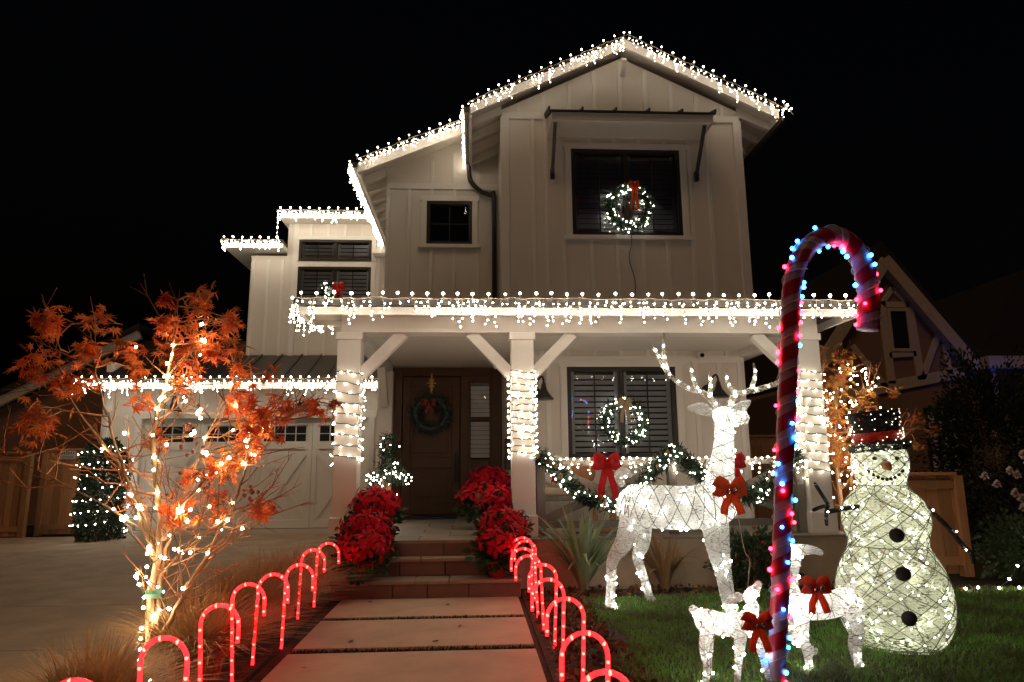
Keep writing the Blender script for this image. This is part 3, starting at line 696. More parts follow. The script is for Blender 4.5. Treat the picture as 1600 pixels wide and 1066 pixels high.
icicle('icicle_lights', 'warm lights on the receding eave left of the small square window', (EX - .11, 9.95, mz(EX) - .05), (EX - .11, 13.9, mz(EX) - .0), 8, .13, .018, .03, 2, 5, .05, .0155, (-1, 0, 0), lift=.02, mat=m_bulb_hi)
icicle('icicle_lights', 'warm icicle lights on the low left roof edge of the rear block', (-5.2, 13.69, 5.82), (-4.0, 13.69, 5.82), 9, .19, .022, .05, 1, 5, .05, .017)
icicle('icicle_lights', 'warm icicle lights on the raised roof edge above the paired windows', (-4.1, 13.69, 6.47), (-1.85, 13.69, 6.47), 10, .19, .022, .05, 1, 5, .05, .017)
icicle('icicle_lights', 'short drop of lights between the two rear roof levels', (-4.1, 13.8, 6.5), (-4.1, 13.82, 5.9), 11, .2, .015, .08, 1, 1, .03, .014, big=False)
t_ = icicle('icicle_lights', 'few loose white lights dangling past the right gable end', (4.37, 8.7, 6.2), (4.50, 8.7, 6.06), 12, .07, .02, .08, 1, 1, .04, .014)

def wrap(x, y, h, z0, z1, turns, nb, seed, label, rad=.017):
    r = random.Random(seed); rt = root('post_wrap_lights', label, 'string lights', (x, y, z0), 'lights wrapped round the porch posts')
    hh = h + .012; per = 8 * hh; wb = MB(); bb_ = MB(); pts = []; N_ = turns * 16
    def at(t):
        s = (t * turns % 1) * per; z = z1 + (z0 - z1) * t
        if s < 2 * hh: q = (-hh + s, -hh)
        elif s < 4 * hh: q = (hh, -hh + s - 2 * hh)
        elif s < 6 * hh: q = (hh - (s - 4 * hh), hh)
        else: q = (-hh, hh - (s - 6 * hh))
        return V(x + q[0], y + q[1], z)
    for i in range(N_ + 1): pts.append(at(i / N_) + V(0, 0, r.uniform(-.01, .01)))
    wb.tube(pts, .005, 4).build('wire', m_wireg, rt)
    for i in range(nb):
        t = (i + r.uniform(.1, .9)) / nb; c = at(t); o_ = (c - V(x, y, c.z)).normalized()
        bb_.ball(c + o_ * .016 + V(0, 0, r.uniform(-.02, .012)), rad * r.uniform(.8, 1.1), 1, (1, 1, .8))
    bb_.build('bulbs', m_bulb_post, rt, kind='stuff')
wrap(PX[0], YP, .122, 1.22, 2.2, 9, 110, 1, 'string lights wrapped round the left porch post', .0088)
wrap(PX[1], YP, .122, 1.28, 2.2, 13, 190, 2, 'dense string lights wrapped round the middle porch post', .009)
wrap(PX[2], YP, .122, 1.05, 2.2, 12, 170, 3, 'string lights wrapped round the right porch post', .0088)

# ------------------------------------------------------------------ wreaths, garland, railing lights
def needles(mb_pts, n, size, seed, name, parent, mat=m_ever): return leaf_cloud(name, mb_pts, size, mat, parent, seed, aspect=.07)
def ring_pts(c, Rr, r, n, seed):
    q = np.random.default_rng(seed); a = q.uniform(0, 2 * np.pi, n); b_ = q.uniform(0, 2 * np.pi, n); rr_ = r * q.uniform(.1, 1, n) ** .5 * (1 + .25 * np.sin(a * 9))
    return np.stack([c[0] + (Rr + rr_ * np.cos(b_)) * np.cos(a), c[1] + rr_ * np.sin(b_) * .8, c[2] + (Rr + rr_ * np.cos(b_)) * np.sin(a)], 1)
def bow(parent, c, s, mat, seed=1, face=0, tails=.9, bells=True, name='bow'):
    """ribbon bow: four loops, knot and two swallow-tailed ends"""
    r = random.Random(seed); c = Vector(c); rot = Matrix.Rotation(face, 3, 'Z')
    bo = sub(name, parent, c) if parent else parent
    def strip(pts, wd, nm):
        b = MB(); pts = [Vector(p) for p in pts]; k = len(pts); vs = []
        for i, p in enumerate(pts):
            t = (pts[min(i + 1, k - 1)] - pts[max(i - 1, 0)]).normalized(); sd = t.cross(Vector((0, 1, 0)))
            if sd.length < .05: sd = Vector((0, 0, 1))
            sd.normalize(); ww = wd * (1 if i else .45)
            pp = rot @ (sd * ww * s); q = rot @ (p * s)
            vs += [c + q - pp, c + q + pp]
        b.add(vs, [[2 * i, 2 * i + 1, 2 * i + 3, 2 * i + 2] for i in range(k - 1)])
        o_ = b.build(nm, mat, bo, True); sm_ = o_.modifiers.new('thickness', 'SOLIDIFY'); sm_.thickness = .004; return o_
    for sx in (-1, 1):
        for dz in (.25, -.12):
            strip([(0, -.05, 0), (sx * .22, -.22, .1 + dz * .6), (sx * .5, -.2, .16 + dz), (sx * .58, -.02, .14 + dz), (sx * .42, .1, .1 + dz), (sx * .1, .03, .02)], .2, 'loop')
        strip([(0, -.06, -.02), (sx * .12, -.16, -.3), (sx * .26, -.12, -.65 * tails), (sx * .34, -.2, -1.05 * tails)], .15, 'tail')
    MB().ball(c + rot @ Vector((0, -.1 * s, .02 * s)), .1 * s, 2).build('knot', mat, bo, True)
    if bells:
        for q in ((-.1, -.24, .0), (.14, -.24, .06)): MB().ball(c + rot @ (Vector(q) * s), .105 * s, 2).build('bell', m_silver, bo, True)
    return bo
def wreath(label, c, Rr, r, nb, seed, lights=True, mat=m_ever, bmat=m_bulbw, brad=.0078):
    rt = root('wreath', label, 'wreath', c); q = random.Random(seed)
    needles(ring_pts(c, Rr, r, 2600, seed), 0, .07, seed, 'foliage', rt, mat)
    MB().tube([(c[0] + Rr * math.cos(a), c[1], c[2] + Rr * math.sin(a)) for a in [2 * math.pi * i / 24 for i in range(25)]], r * .55, 7, False).build('ring', mat, rt)
    if lights:
        b = MB()
        for i in range(nb):
            a = q.uniform(0, 6.283); rad = Rr + q.uniform(-1, 1) * r; b.ball((c[0] + rad * math.cos(a), c[1] - r * q.uniform(-.9, .95), c[2] + rad * math.sin(a)), brad * q.uniform(.8, 1.15), 1)
        b.build('bulbs', bmat, rt, kind='stuff')
    return rt
wr = wreath('lit wreath with orange-red bow on the upper window', (2.14, 8.90, 4.72), .27, .075, 85, 3)
bow(wr, (2.20, 8.80, 5.0), .13, m_bow, 2, 0, 2.6, False)
MB().tube(smooth_path([(2.14, 8.88, 4.45), (2.17, 8.93, 4.25), (2.13, 8.96, 4.0), (2.2, 8.96, 3.7), (2.19, 8.96, 3.45)], 5), .005, 4).build('power_cord', m_wireg, wr)
wr = wreath('lit wreath with burlap bow on the porch window', (1.96, 8.88, 1.76), .25, .07, 90, 4)
bow(wr, (1.95, 8.79, 1.98), .15, m_burlap, 3, 0, 1.5, False)
MB().tube([(1.96, 8.92, 2.45), (1.96, 8.9, 2.0)], .008, 5).build('hanger', m_dark, wr)
wr = wreath('unlit evergreen wreath with red bow on the front door', (-.65, 10.30, 1.98), .23, .085, 0, 5, False, M('wreath_blue_green', (.035, .05, .045), .6, .5, 4, 0))
bow(wr, (-.67, 10.2, 2.12), .16, M('dark_red_bow', (.15, .02, .012), .6, .2, 20, .2), 4, 0, .9, False)
b = MB(); b.box(-.665, -.635, 10.385, 10.395, 2.2, 2.6)
for i in range(3): b.beam((-.65 - .07 * math.cos(i * 1.047), 10.38, 2.45 - .07 * math.sin(i * 1.047)), (-.65 + .07 * math.cos(i * 1.047), 10.38, 2.45 + .07 * math.sin(i * 1.047)), .012, .02, (0, 1, 0))
b.build('star_hanger', m_brass, wr)
wr = wreath('tiny lit wreath with red bow on the rear paired window', (-3.02, 14.12, 4.86), .15, .05, 26, 6, brad=.014)
bow(wr, (-2.84, 14.05, 4.92), .2, m_bowr, 5, 0, 1.2, False)

def garland(label, pts, r, nb, seed, nn=5200):
    pts = smooth_path(pts, 10); rt = root('garland', label, 'garland', pts[len(pts) // 2]); q = np.random.default_rng(seed); k = len(pts)
    P = np.array([tuple(p) for p in pts]); i = q.integers(0, k - 1, nn); t = q.uniform(0, 1, nn)[:, None]
    base = P[i] * (1 - t) + P[i + 1] * t; d_ = q.normal(size=(nn, 3)); d_ /= np.linalg.norm(d_, axis=1)[:, None]
    rr_ = r * (.75 + .35 * np.sin(i * 1.7))[:, None]
    needles(base + d_ * rr_ * q.uniform(.1, 1, (nn, 1)), 0, .09, seed, 'foliage', rt)
    MB().tube(pts, r * .5, 6).build('core', m_ever, rt)
    b = MB()
    for j in range(nb):
        a = rng.random() * (k - 1.01); e = int(a); c = pts[e].lerp(pts[e + 1], a - e); o_ = Vector((rng.uniform(-1, 1), -rng.uniform(.2, 1), rng.uniform(-1, 1))).normalized()
        b.ball(c + o_ * r * 1.02, .0078 * rng.uniform(.8, 1.2), 1)
    b.build('bulbs', m_bulbw, rt, kind='stuff')
    b = MB()
    for j in range(int(nb / 8)):
        e = rng.randrange(k); b.ball(pts[e] + V(rng.uniform(-.06, .06), -r * .9, rng.uniform(-.05, .05)), .022, 1, (1, 1, 1.5))
    b.build('pine_cones', M('cone', (.28, .15, .06), .7, .4, 40, .3), rt); return rt
yg = YP - .1
garland('lit evergreen garland swagged from the middle post to the railing centre', [(.68, yg, 1.32), (.85, yg - .02, 1.16), (1.05, yg - .03, .95), (1.3, yg - .03, .82), (1.55, yg - .03, .82), (1.75, yg - .02, 1.0), (1.95, yg, 1.22), (2.1, yg, 1.34)], .085, 75, 1)
garland('lit evergreen garland swagged from the railing centre towards the right post', [(2.12, yg, 1.34), (2.3, yg, 1.2), (2.5, yg - .02, 1.0), (2.75, yg - .03, .88), (3.0, yg - .03, .90), (3.2, yg, 1.08), (3.45, yg, 1.3)], .085, 65, 2)
bw_ = root('red_bow', 'big red bow tied to the railing left of the deer', 'bow', (1.38, YP - .12, 1.0)); bow(bw_, (1.38, YP - .16, 1.2), .24, m_bowr, 3, 0, 1.35, False)
bw_ = root('red_bow', 'red bow on the railing behind the neck of the deer', 'bow', (2.72, YP - .12, 1.0)); bow(bw_, (2.72, YP - .16, 1.2), .22, m_bowr, 4, 0, 1.2, False)
icicle('rail_lights', 'warm string lights draped along the porch railing top', (.68, YP - .075, 1.26), (3.5, YP - .075, 1.26), 21, .075, .013, .09, 1, 3, .05, .012, lift=.01, group='railing lights')

# ------------------------------------------------------------------ porch furniture
bn = root('bench', 'wooden porch bench with tan seat cushion behind the railing', 'bench', (1.2, 8.3, .48))
MB().box(.72, 1.95, 8.05, 8.6, .80, .85).build('seat', m_greywood, bn, bevel=.01)
for x in (.77, 1.9):
    for y in (8.1, 8.55): MB().box(x - .035, x + .035, y - .035, y + .035, .48, .80).build('leg', m_wood, bn, bevel=.005)
MB().box(.74, 1.93, 8.06, 8.58, .851, .95).build('seat_cushion', m_tan, bn, bevel=.03)
pl = root('pillow', 'white pillow printed with a red reindeer on the porch bench', 'pillow', (.98, 8.35, .95))
MB().ball((.98, 8.38, 1.14), .2, 3, (1, .4, .95)).build('cushion', m_white2, pl, True)
b = MB(); yq = 8.285
b.prism([(.93, 1.02), (.98, .99), (1.02, 1.02), (1.02, 1.14), (.99, 1.17), (.94, 1.17), (.92, 1.13)], yq, yq + .012)
for sx in (-1, 1): b.beam((.97 + sx * .02, yq + .005, 1.16), (.97 + sx * .09, yq + .005, 1.21), .012, .02, (0, 1, 0)); b.beam((.97 + sx * .05, yq + .005, 1.18), (.97 + sx * .05, yq + .005, 1.24), .012, .018, (0, 1, 0))
b.build('reindeer_print', m_bowr, pl)
pl = root('pillow', 'brown pillow beside the printed one on the bench', 'pillow', (1.3, 8.4, .95)); MB().ball((1.3, 8.42, 1.12), .18, 3, (1, .4, .95)).build('cushion', m_wood, pl, True)
ch = root('lantern', 'small wooden lantern box standing under the garland on the porch', 'lantern', (1.45, 7.8, .48))
for x in (1.35, 1.55):
    for y in (7.72, 7.9): MB().box(x - .015, x + .015, y - .015, y + .015, .48, .80).build('post', m_wood, ch)
MB().box(1.32, 1.58, 7.69, 7.93, .80, .83).build('lid', m_wood, ch, bevel=.004); MB().box(1.33, 1.57, 7.7, 7.92, .48, .50).build('base', m_wood, ch)
tp = root('evergreen_stand', 'small lit evergreen on a wooden stand left of the front door', 'evergreen', (-1.12, 9.3, .48))
for a in (-.13, .12): MB().beam((-1.14 + a, 9.3, .48), (-1.16, 9.3, 1.1), .05, .05).build('stand_leg', m_wood, tp)
P = np.concatenate([ell_pts((-1.16, 9.3, 1.48), (.11, .11, .16), 700, 1), ell_pts((-1.13, 9.3, 1.24), (.14, .14, .16), 800, 2), ell_pts((-1.10, 9.25, 1.08), (.30, .17, .09), 1300, 3), ell_pts((-1.36, 9.3, .8), (.08, .1, .2), 500, 4)])
needles(P, 0, .07, 3, 'foliage', tp)
b = MB()
for i in range(62):
    z = rng.choice((rng.gauss(1.08, .05), rng.gauss(1.08, .05), rng.uniform(.7, 1.6))); wd = .3 if .98 < z < 1.17 else .13
    b.ball((-1.11 + rng.uniform(-wd, wd), 9.13 + rng.uniform(-.03, .05), z), .0082, 1)
b.build('bulbs', m_bulbw, tp, kind='stuff')

# ------------------------------------------------------------------ poinsettias
b = MB(); prof = [(0, 0), (.3, .09), (.55, .22), (.8, .20), (1, 0)]
vs = []
for i, (t, ww) in enumerate(prof): vs += [(t, -ww, .05 * math.sin(t * 3) - .22 * t * t), (t, 0, .02 + .06 * math.sin(t * 3) - .22 * t * t - (.03 if 0 < i < 4 else 0)), (t, ww, .05 * math.sin(t * 3) - .22 * t * t)]
b.add(vs, [f for i in range(4) for f in ([3 * i, 3 * i + 3, 3 * i + 4, 3 * i + 1], [3 * i + 1, 3 * i + 4, 3 * i + 5, 3 * i + 2])])
BRACT = mesh_of(b, 'bract', m_bract, True)
CEN = mesh_of(MB().ball((0, 0, 0), .012, 1), 'flower_centre', m_leafg)
def poinsettia(label, x, y, z, rad, h, seed, pot=True):
    r = random.Random(seed); rt = root('poinsettia', label, 'poinsettia', (x, y, z), 'potted poinsettias on the steps')
    if pot: MB().lathe([(.07, 0), (.10, .14), (.105, .15), (.09, .15)], (x, y, z + .001), 18).build('pot', m_pot, rt, True)
    cz = z + h - rad * .55
    leaf_cloud('foliage', ell_pts((x, y, cz - .05), (rad * .8, rad * .8, rad * .55), 350, seed, .3), .09, m_green, rt, seed, aspect=.3)
    nf = 20
    for i in range(nf):
        a = i * 2.39996 + r.uniform(-.2, .2); q = (i + .5) / nf; el = math.acos(1 - q * 1.12)
        dv = Vector((math.sin(el) * math.cos(a), math.sin(el) * math.sin(a), math.cos(el)))
        if dv.y > .55 and dv.z < .5: continue
        c = Vector((x, y, cz)) + Vector((dv.x * rad * .82, dv.y * rad * .82, dv.z * rad * .6)) * r.uniform(.88, 1.06)
        fl = inst(CEN, 'flower', rt, c); qd = dv.to_track_quat('Z', 'X')
        for k in range(9):
            an = k * 2.39996 + r.uniform(-.2, .2); s = rad * r.uniform(.34, .5) * (1 if k < 5 else .72)
            M_ = qd.to_matrix() @ Matrix.Rotation(an, 3, 'Z') @ Matrix.Rotation(R(r.uniform(-8, 28) if k < 5 else r.uniform(-35, -5)), 3, 'Y')
            inst(BRACT, 'bract', fl, c + dv * .004 * k, M_.to_euler(), (s, s, s))
poinsettia('potted poinsettia on the porch edge, topmost of the left stack', -1.02, 7.28, .48, .30, .46, 1)
poinsettia('potted poinsettia on the upper step, middle of the left stack', -1.06, 7.02, .33, .30, .40, 2)
poinsettia('potted poinsettia on the lowest step, front of the left stack', -1.04, 6.74, .165, .29, .40, 3)
poinsettia('potted poinsettia farthest back, beside the door sidelight', .20, 9.2, .48, .34, .66, 4)
poinsettia('potted poinsettia halfway along the right side of the porch floor', .10, 8.2, .48, .32, .50, 5)
poinsettia('potted poinsettia against the middle porch post', .28, 7.45, .48, .26, .46, 6)
poinsettia('potted poinsettia on the upper step beside the right canes', .30, 7.02, .33, .28, .42, 7)
poinsettia('potted poinsettia on the lowest step, front of the right stack', .22, 6.76, .165, .25, .42, 8)

# ------------------------------------------------------------------ candy cane stakes along the path
def cane(label, x, y, side, group, h=.54, tilt=0.0):
    rt = root('candy_cane_stake', label, 'candy cane', (x, y, 0), group); rr_ = .095; pts = [(x, y, -.01)]; n = 9
    for i in range(1, n): pts.append((x + tilt * i / n * .05, y, (h - rr_) * i / n))
    cx = x + tilt * .05 + side * rr_
    for i in range(13):
        a = math.pi * i / 12; pts.append((cx - side * rr_ * math.cos(a), y - .02 * math.sin(a / 2), h - rr_ + rr_ * math.sin(a)))
    pts.append((cx + side * rr_, y - .02, h - rr_ - .08))
    MB().tube(pts, .0092, 8).build('tube', m_rope, rt, True)
    b = MB(); P = [Vector(p) for p in pts]; acc = .06; prev = P[0]
    for p in P[1:]:
        sg = (p - prev).length
        while acc < sg: b.ball(prev.lerp(p, acc / sg) + V(0, -.0045, 0), .0082, 1, (1, 1, 1.3)); acc += .075
        acc -= sg; prev = p
    b.build('bulbs', m_rope_b, rt, kind='stuff')
LY = [2.42, 2.97, 3.62, 4.24, 4.60, 5.03, 5.9, 6.38]
LXs = [-1.35, -1.30, -1.31, -1.37, -1.37, -1.31, -1.42, -1.40]
od = ['nearest', 'second', 'third', 'fourth', 'fifth', 'sixth', 'seventh', 'eighth', 'ninth']
for i, (x, y) in enumerate(zip(LXs, LY)): cane(f'glowing red candy cane stake, {od[i]} from the camera on the left of the path', x, y, 1, 'candy canes left of the path', tilt=rng.uniform(-.6, .6))
RY = [2.37, 2.90, 3.62, 4.22, 4.83, 5.31, 5.76, 6.34, 6.62]
for i, y in enumerate(RY): cane(f'glowing red candy cane stake, {od[i]} from the camera on the right of the path', .52 + rng.uniform(-.01, .02), y, -1, 'candy canes right of the path', tilt=rng.uniform(-.5, .5))

# ------------------------------------------------------------------ feather grasses, flax, shrubs
gb = struct(MB().box(-2.0, -1.32, 2.2, 7.3, -.03, .003).build('planting_strip', m_soil))
for i, (x, y, rad, hh) in enumerate(((-1.62, 4.35, .22, .42), (-1.66, 5.15, .24, .46), (-1.62, 5.95, .24, .46), (-1.55, 6.65, .2, .4), (-1.75, 3.45, .2, .34))):
    q = np.random.default_rng(40 + i); n = 1500; a = q.uniform(0, 6.283, n); r0 = rad * .6 * q.uniform(0, 1, n) ** .5
    rt = root('feather_grass', ['tawny feather grass clump near the lit maple trunk', 'tawny feather grass clump beside the fourth and fifth left canes', 'tawny feather grass clump beside the sixth and seventh left canes', 'small tawny grass clump at the foot of the left porch post', 'low tawny grass clump nearest the camera left of the path'][i], 'ornamental grass', (x, y, 0), 'feather grass clumps')
    blades('blades', np.stack([x + r0 * np.cos(a), y + r0 * np.sin(a), np.zeros(n)], 1), m_feather, rt, 50 + i, hh * .8, hh * 1.5, 1.45, .0105, 5)
def flax(label, x, y, n, hmin, hmax, mat, seed, wid=.035, lean=.75):
    rt = root('flax_plant', label, 'plant', (x, y, 0)); r = random.Random(seed)
    for i in range(n):
        az = r.uniform(0, 6.283); h = r.uniform(hmin, hmax); ln = r.uniform(.1, lean); b = MB(); vs = []; tw = r.uniform(-.4, .4); fold = r.choice((0, 0, 0, 1))
        for k in range(8):
            t = k / 7; out = ln * h * t ** 1.6; z = h * (t - ln * .3 * t ** 3) - (fold * h * .5 * max(0, t - .6) ** 1.0 * 1.5)
            ww = wid * (.55 + .9 * t - 1.42 * t * t) * .5 + .0015; aa = az + tw * t
            cx, cyy = x + r.uniform(-.002, .002) + math.cos(az) * (out + .03), y + math.sin(az) * (out + .03)
            vs += [(cx - math.sin(aa) * ww, cyy + math.cos(aa) * ww, z), (cx, cyy, z - ww * .3), (cx + math.sin(aa) * ww, cyy - math.cos(aa) * ww, z)]
        b.add(vs, [f for k in range(7) for f in ([3 * k, 3 * k + 1, 3 * k + 4, 3 * k + 3], [3 * k + 1, 3 * k + 2, 3 * k + 5, 3 * k + 4])])
        b.build('blade', mat, rt, True)
flax('grey-green flax plant with long sword leaves left of the deer', 1.05, 6.85, 125, .45, .95, m_phorm, 1, .055, .9)
flax('smaller bronze flax plant under the belly of the deer', 1.85, 6.85, 60, .35, .7, m_bronzeblade, 2, .05, .85)
def shrub(name, label, c, rad, n, size, mat, seed, cat='shrub', group=None):
    rt = root(name, label, cat, (c[0], c[1], 0), group)
    leaf_cloud('foliage', ell_pts(c, rad, n, seed, .35, .3), size, mat, rt, seed, aspect=.3)
    b = MB(); q = random.Random(seed)
    for i in range(5): b.tube([(c[0] + q.uniform(-.04, .04), c[1], 0), (c[0] + q.uniform(-.6, .6) * rad[0], c[1] + q.uniform(-.5, .5) * rad[1], c[2])], [.012, .005], 5)
    b.build('stems', m_twig, rt); return rt
sh = shrub('flowering_shrub', 'low green shrub with tiny red flowers behind the deer', (2.75, 6.85, .27), (.42, .25, .26), 2600, .05, m_hedge, 1)
b = MB()
for i in range(38): p = ell_pts((2.75, 6.85, .27), (.44, .27, .28), 1, 100 + i, .95)[0]; b.ball(p, .011, 1)
b.build('flowers', m_bowr, sh, kind='stuff')
shrub('clipped_shrub', 'low clipped shrub right of the wooden fence with a few lights', (5.75, 6.95, .3), (.55, .4, .34), 5200, .045, m_hedge, 2)
shrub('clipped_shrub', 'low dark shrub at the right edge of the picture', (6.7, 7.0, .45), (.5, .4, .5), 4500, .05, m_hedge, 3)
hd = shrub('tall_hedge', 'tall dark climbing hedge against the neighbouring house', (7.45, 9.6, 1.3), (.75, .7, 1.35), 16000, .06, m_darkhedge, 4)
rs = root('rose_bush', 'dark rose bush with pale pink blooms at the right edge', 'rose bush', (6.4, 7.9, 0))
leaf_cloud('foliage', np.concatenate([ell_pts((6.4, 8.0, .9), (.6, .4, .75), 1500, 7, .3)]), .05, m_darkhedge, rs, 5, aspect=.3)
RP = mesh_of(MB().ball((0, 0, 0), .022, 1, (1, 1, .5)), 'petal', m_pinkfl, True)
for px, pz in ((5.72, 1.05), (5.85, .96), (6.02, 1.1), (6.1, 1.06), (6.25, 1.2), (6.32, 1.16), (6.4, 1.15), (6.05, .86), (6.12, .8), (6.22, .83), (6.12, .7), (6.3, .62), (6.6, .86), (6.5, .3), (6.2, 1.28), (6.55, 1.38)):
    f_ = sub('bloom', rs, (px, 7.5, pz))
    for k in range(7):
        a = k * .9; s = .012 + .014 * (k > 0); inst(RP, 'petal', f_, (px + s * 1.4 * math.cos(a), 7.5 + s * .5 * math.sin(a * 2), pz + s * 1.2 * math.sin(a)), (a, a * .7, a * 1.3), rng.uniform(.8, 1.3))
b = MB()
gl = root('ground_lights', 'short string of white lights lying by the clipped shrub', 'string lights', (5.2, 6.6, 0))
pts = [(4.62, 6.5, .03), (4.78, 6.55, .03), (4.95, 6.5, .03), (5.1, 6.55, .1), (5.2, 6.55, .22), (5.38, 6.6, .3), (5.52, 6.6, .22), (5.46, 6.62, .42), (5.6, 6.6, .5), (5.75, 6.6, .56), (5.3, 6.55, .05), (5.15, 6.5, .03), (6.3, 6.65, .48), (6.34, 6.62, .56), (6.3, 6.62, .3)]
for p in pts: b.ball(p, .012, 1)
b.build('bulbs', m_bulb, gl, kind='stuff'); MB().tube(pts[:10], .004, 4).build('wire', m_wireg, gl)
bl = root('blue_lights', 'cluster of blue lights in the shrub at the right edge', 'string lights', (6.35, 6.6, 0)); b = MB()
for i in range(9): b.ball((6.28 + rng.uniform(-.1, .25), 6.55, .12 + rng.uniform(-.1, .16)), .013, 1)
b.build('bulbs', m_deep_blue, bl, kind='stuff')

# ------------------------------------------------------------------ fences
def fence(label, x0, x1, y, z1, bw=.14, post=True, z0=0, rail=True, yaw=0):
    rt = root('wooden_fence', label, 'fence', ((x0 + x1) / 2, y, z0)); x = x0; k = 0
    while x < x1 - .02:
        e = min(x + bw, x1); MB().box(x + .003, e - .003, y + rng.uniform(-.004, .004), y + .02, z0 + .03, z1 - rng.uniform(0, .015)).build('board', m_wood, rt, bevel=.003); x += bw
    MB().box(x0 - .03, x1 + .03, y - .05, y + .07, z1, z1 + .035).build('cap', m_wood, rt, bevel=.004)
    for zz in (z0 + .12, z1 - .14): MB().box(x0, x1, y - .022, y - .006, zz, zz + .09).build('rail', m_wood, rt)
    if post:
        for xx in (x0 - .05, x1 + .05): MB().box(xx - .05, xx + .05, y - .04, y + .06, z0, z1 + .0).build('post', m_wood, rt, bevel=.004)
    return rt
fence('cedar fence panel standing right behind the snowman', 4.35, 5.22, 7.35, 1.06)
fence('cedar fence seen beyond the right end of the porch', 3.9, 6.6, 11.2, 1.64)
fL = fence('dark cedar fence left of the garage', -8.0, -7.05, 13.5, 1.56)
fence('cedar side gate of lighter boards at the left edge', -9.4, -8.15, 13.1, 1.5, .12)
nb_ = root('notice', 'small white printed notice on the left cedar fence', 'sign', (-7.6, 13.47, 1.4)); MB().box(-7.78, -7.5, 13.455, 13.47, 1.40, 1.55).build('board', m_paper, nb_)
b = MB()
for i in range(6): b.box(-7.755 + i * .042, -7.73 + i * .042, 13.452, 13.4545, 1.485, 1.53)
for i in range(2): b.box(-7.75, -7.53, 13.452, 13.4545, 1.42 + i * .026, 1.43 + i * .026)
b.build('print', m_greywood, nb_)

# left spiral-lit column shrub
cb = root('column_shrub', 'dark columnar shrub spiralled with white lights by the garage', 'shrub', (-6.45, 12.5, 0))
q = np.random.default_rng(9); n = 9000; a = q.uniform(0, 6.283, n); z = q.uniform(.02, 1.72, n); rr_ = (.37 + .05 * np.sin(a * 3 + z * 6)) * np.where(z > 1.45, np.sqrt(np.clip((1.76 - z) / .31, 0, 1)), 1) * q.uniform(.7, 1, n)
leaf_cloud('foliage', np.stack([-6.45 + rr_ * np.cos(a), 12.5 + rr_ * np.sin(a), z], 1), .06, m_ever, cb, 3, aspect=.3)
MB().tube([(-6.45, 12.5, 0), (-6.45, 12.5, 1.6)], [.05, .02], 7).build('stem', m_bark, cb)
sp = root('spiral_lights', 'white lights spiralling round the columnar shrub', 'string lights', (-6.45, 12.5, .1)); b = MB(); wp = []
for i in range(150):
    t = i / 149; a = t * 7.5 * 6.283; z = .15 + 1.5 * t; r0 = .43 * (1 if z < 1.45 else max(.4, (1.76 - z) / .31)); p = V(-6.45 + r0 * math.cos(a), 12.5 + r0 * math.sin(a), z + rng.uniform(-.015, .015)); wp.append(p)
    if rng.random() < .85: b.ball(p, .0108, 1)
b.build('bulbs', m_bulbw, sp, kind='stuff'); MB().tube(wp, .004, 4).build('wire', m_wireg, sp)
rt = shrub('edge_plant', 'dark plant with strap leaves at the far left edge', (-8.9, 11.5, .35), (.55, .5, .38), 1600, .09, m_darkhedge, 8, 'plant')

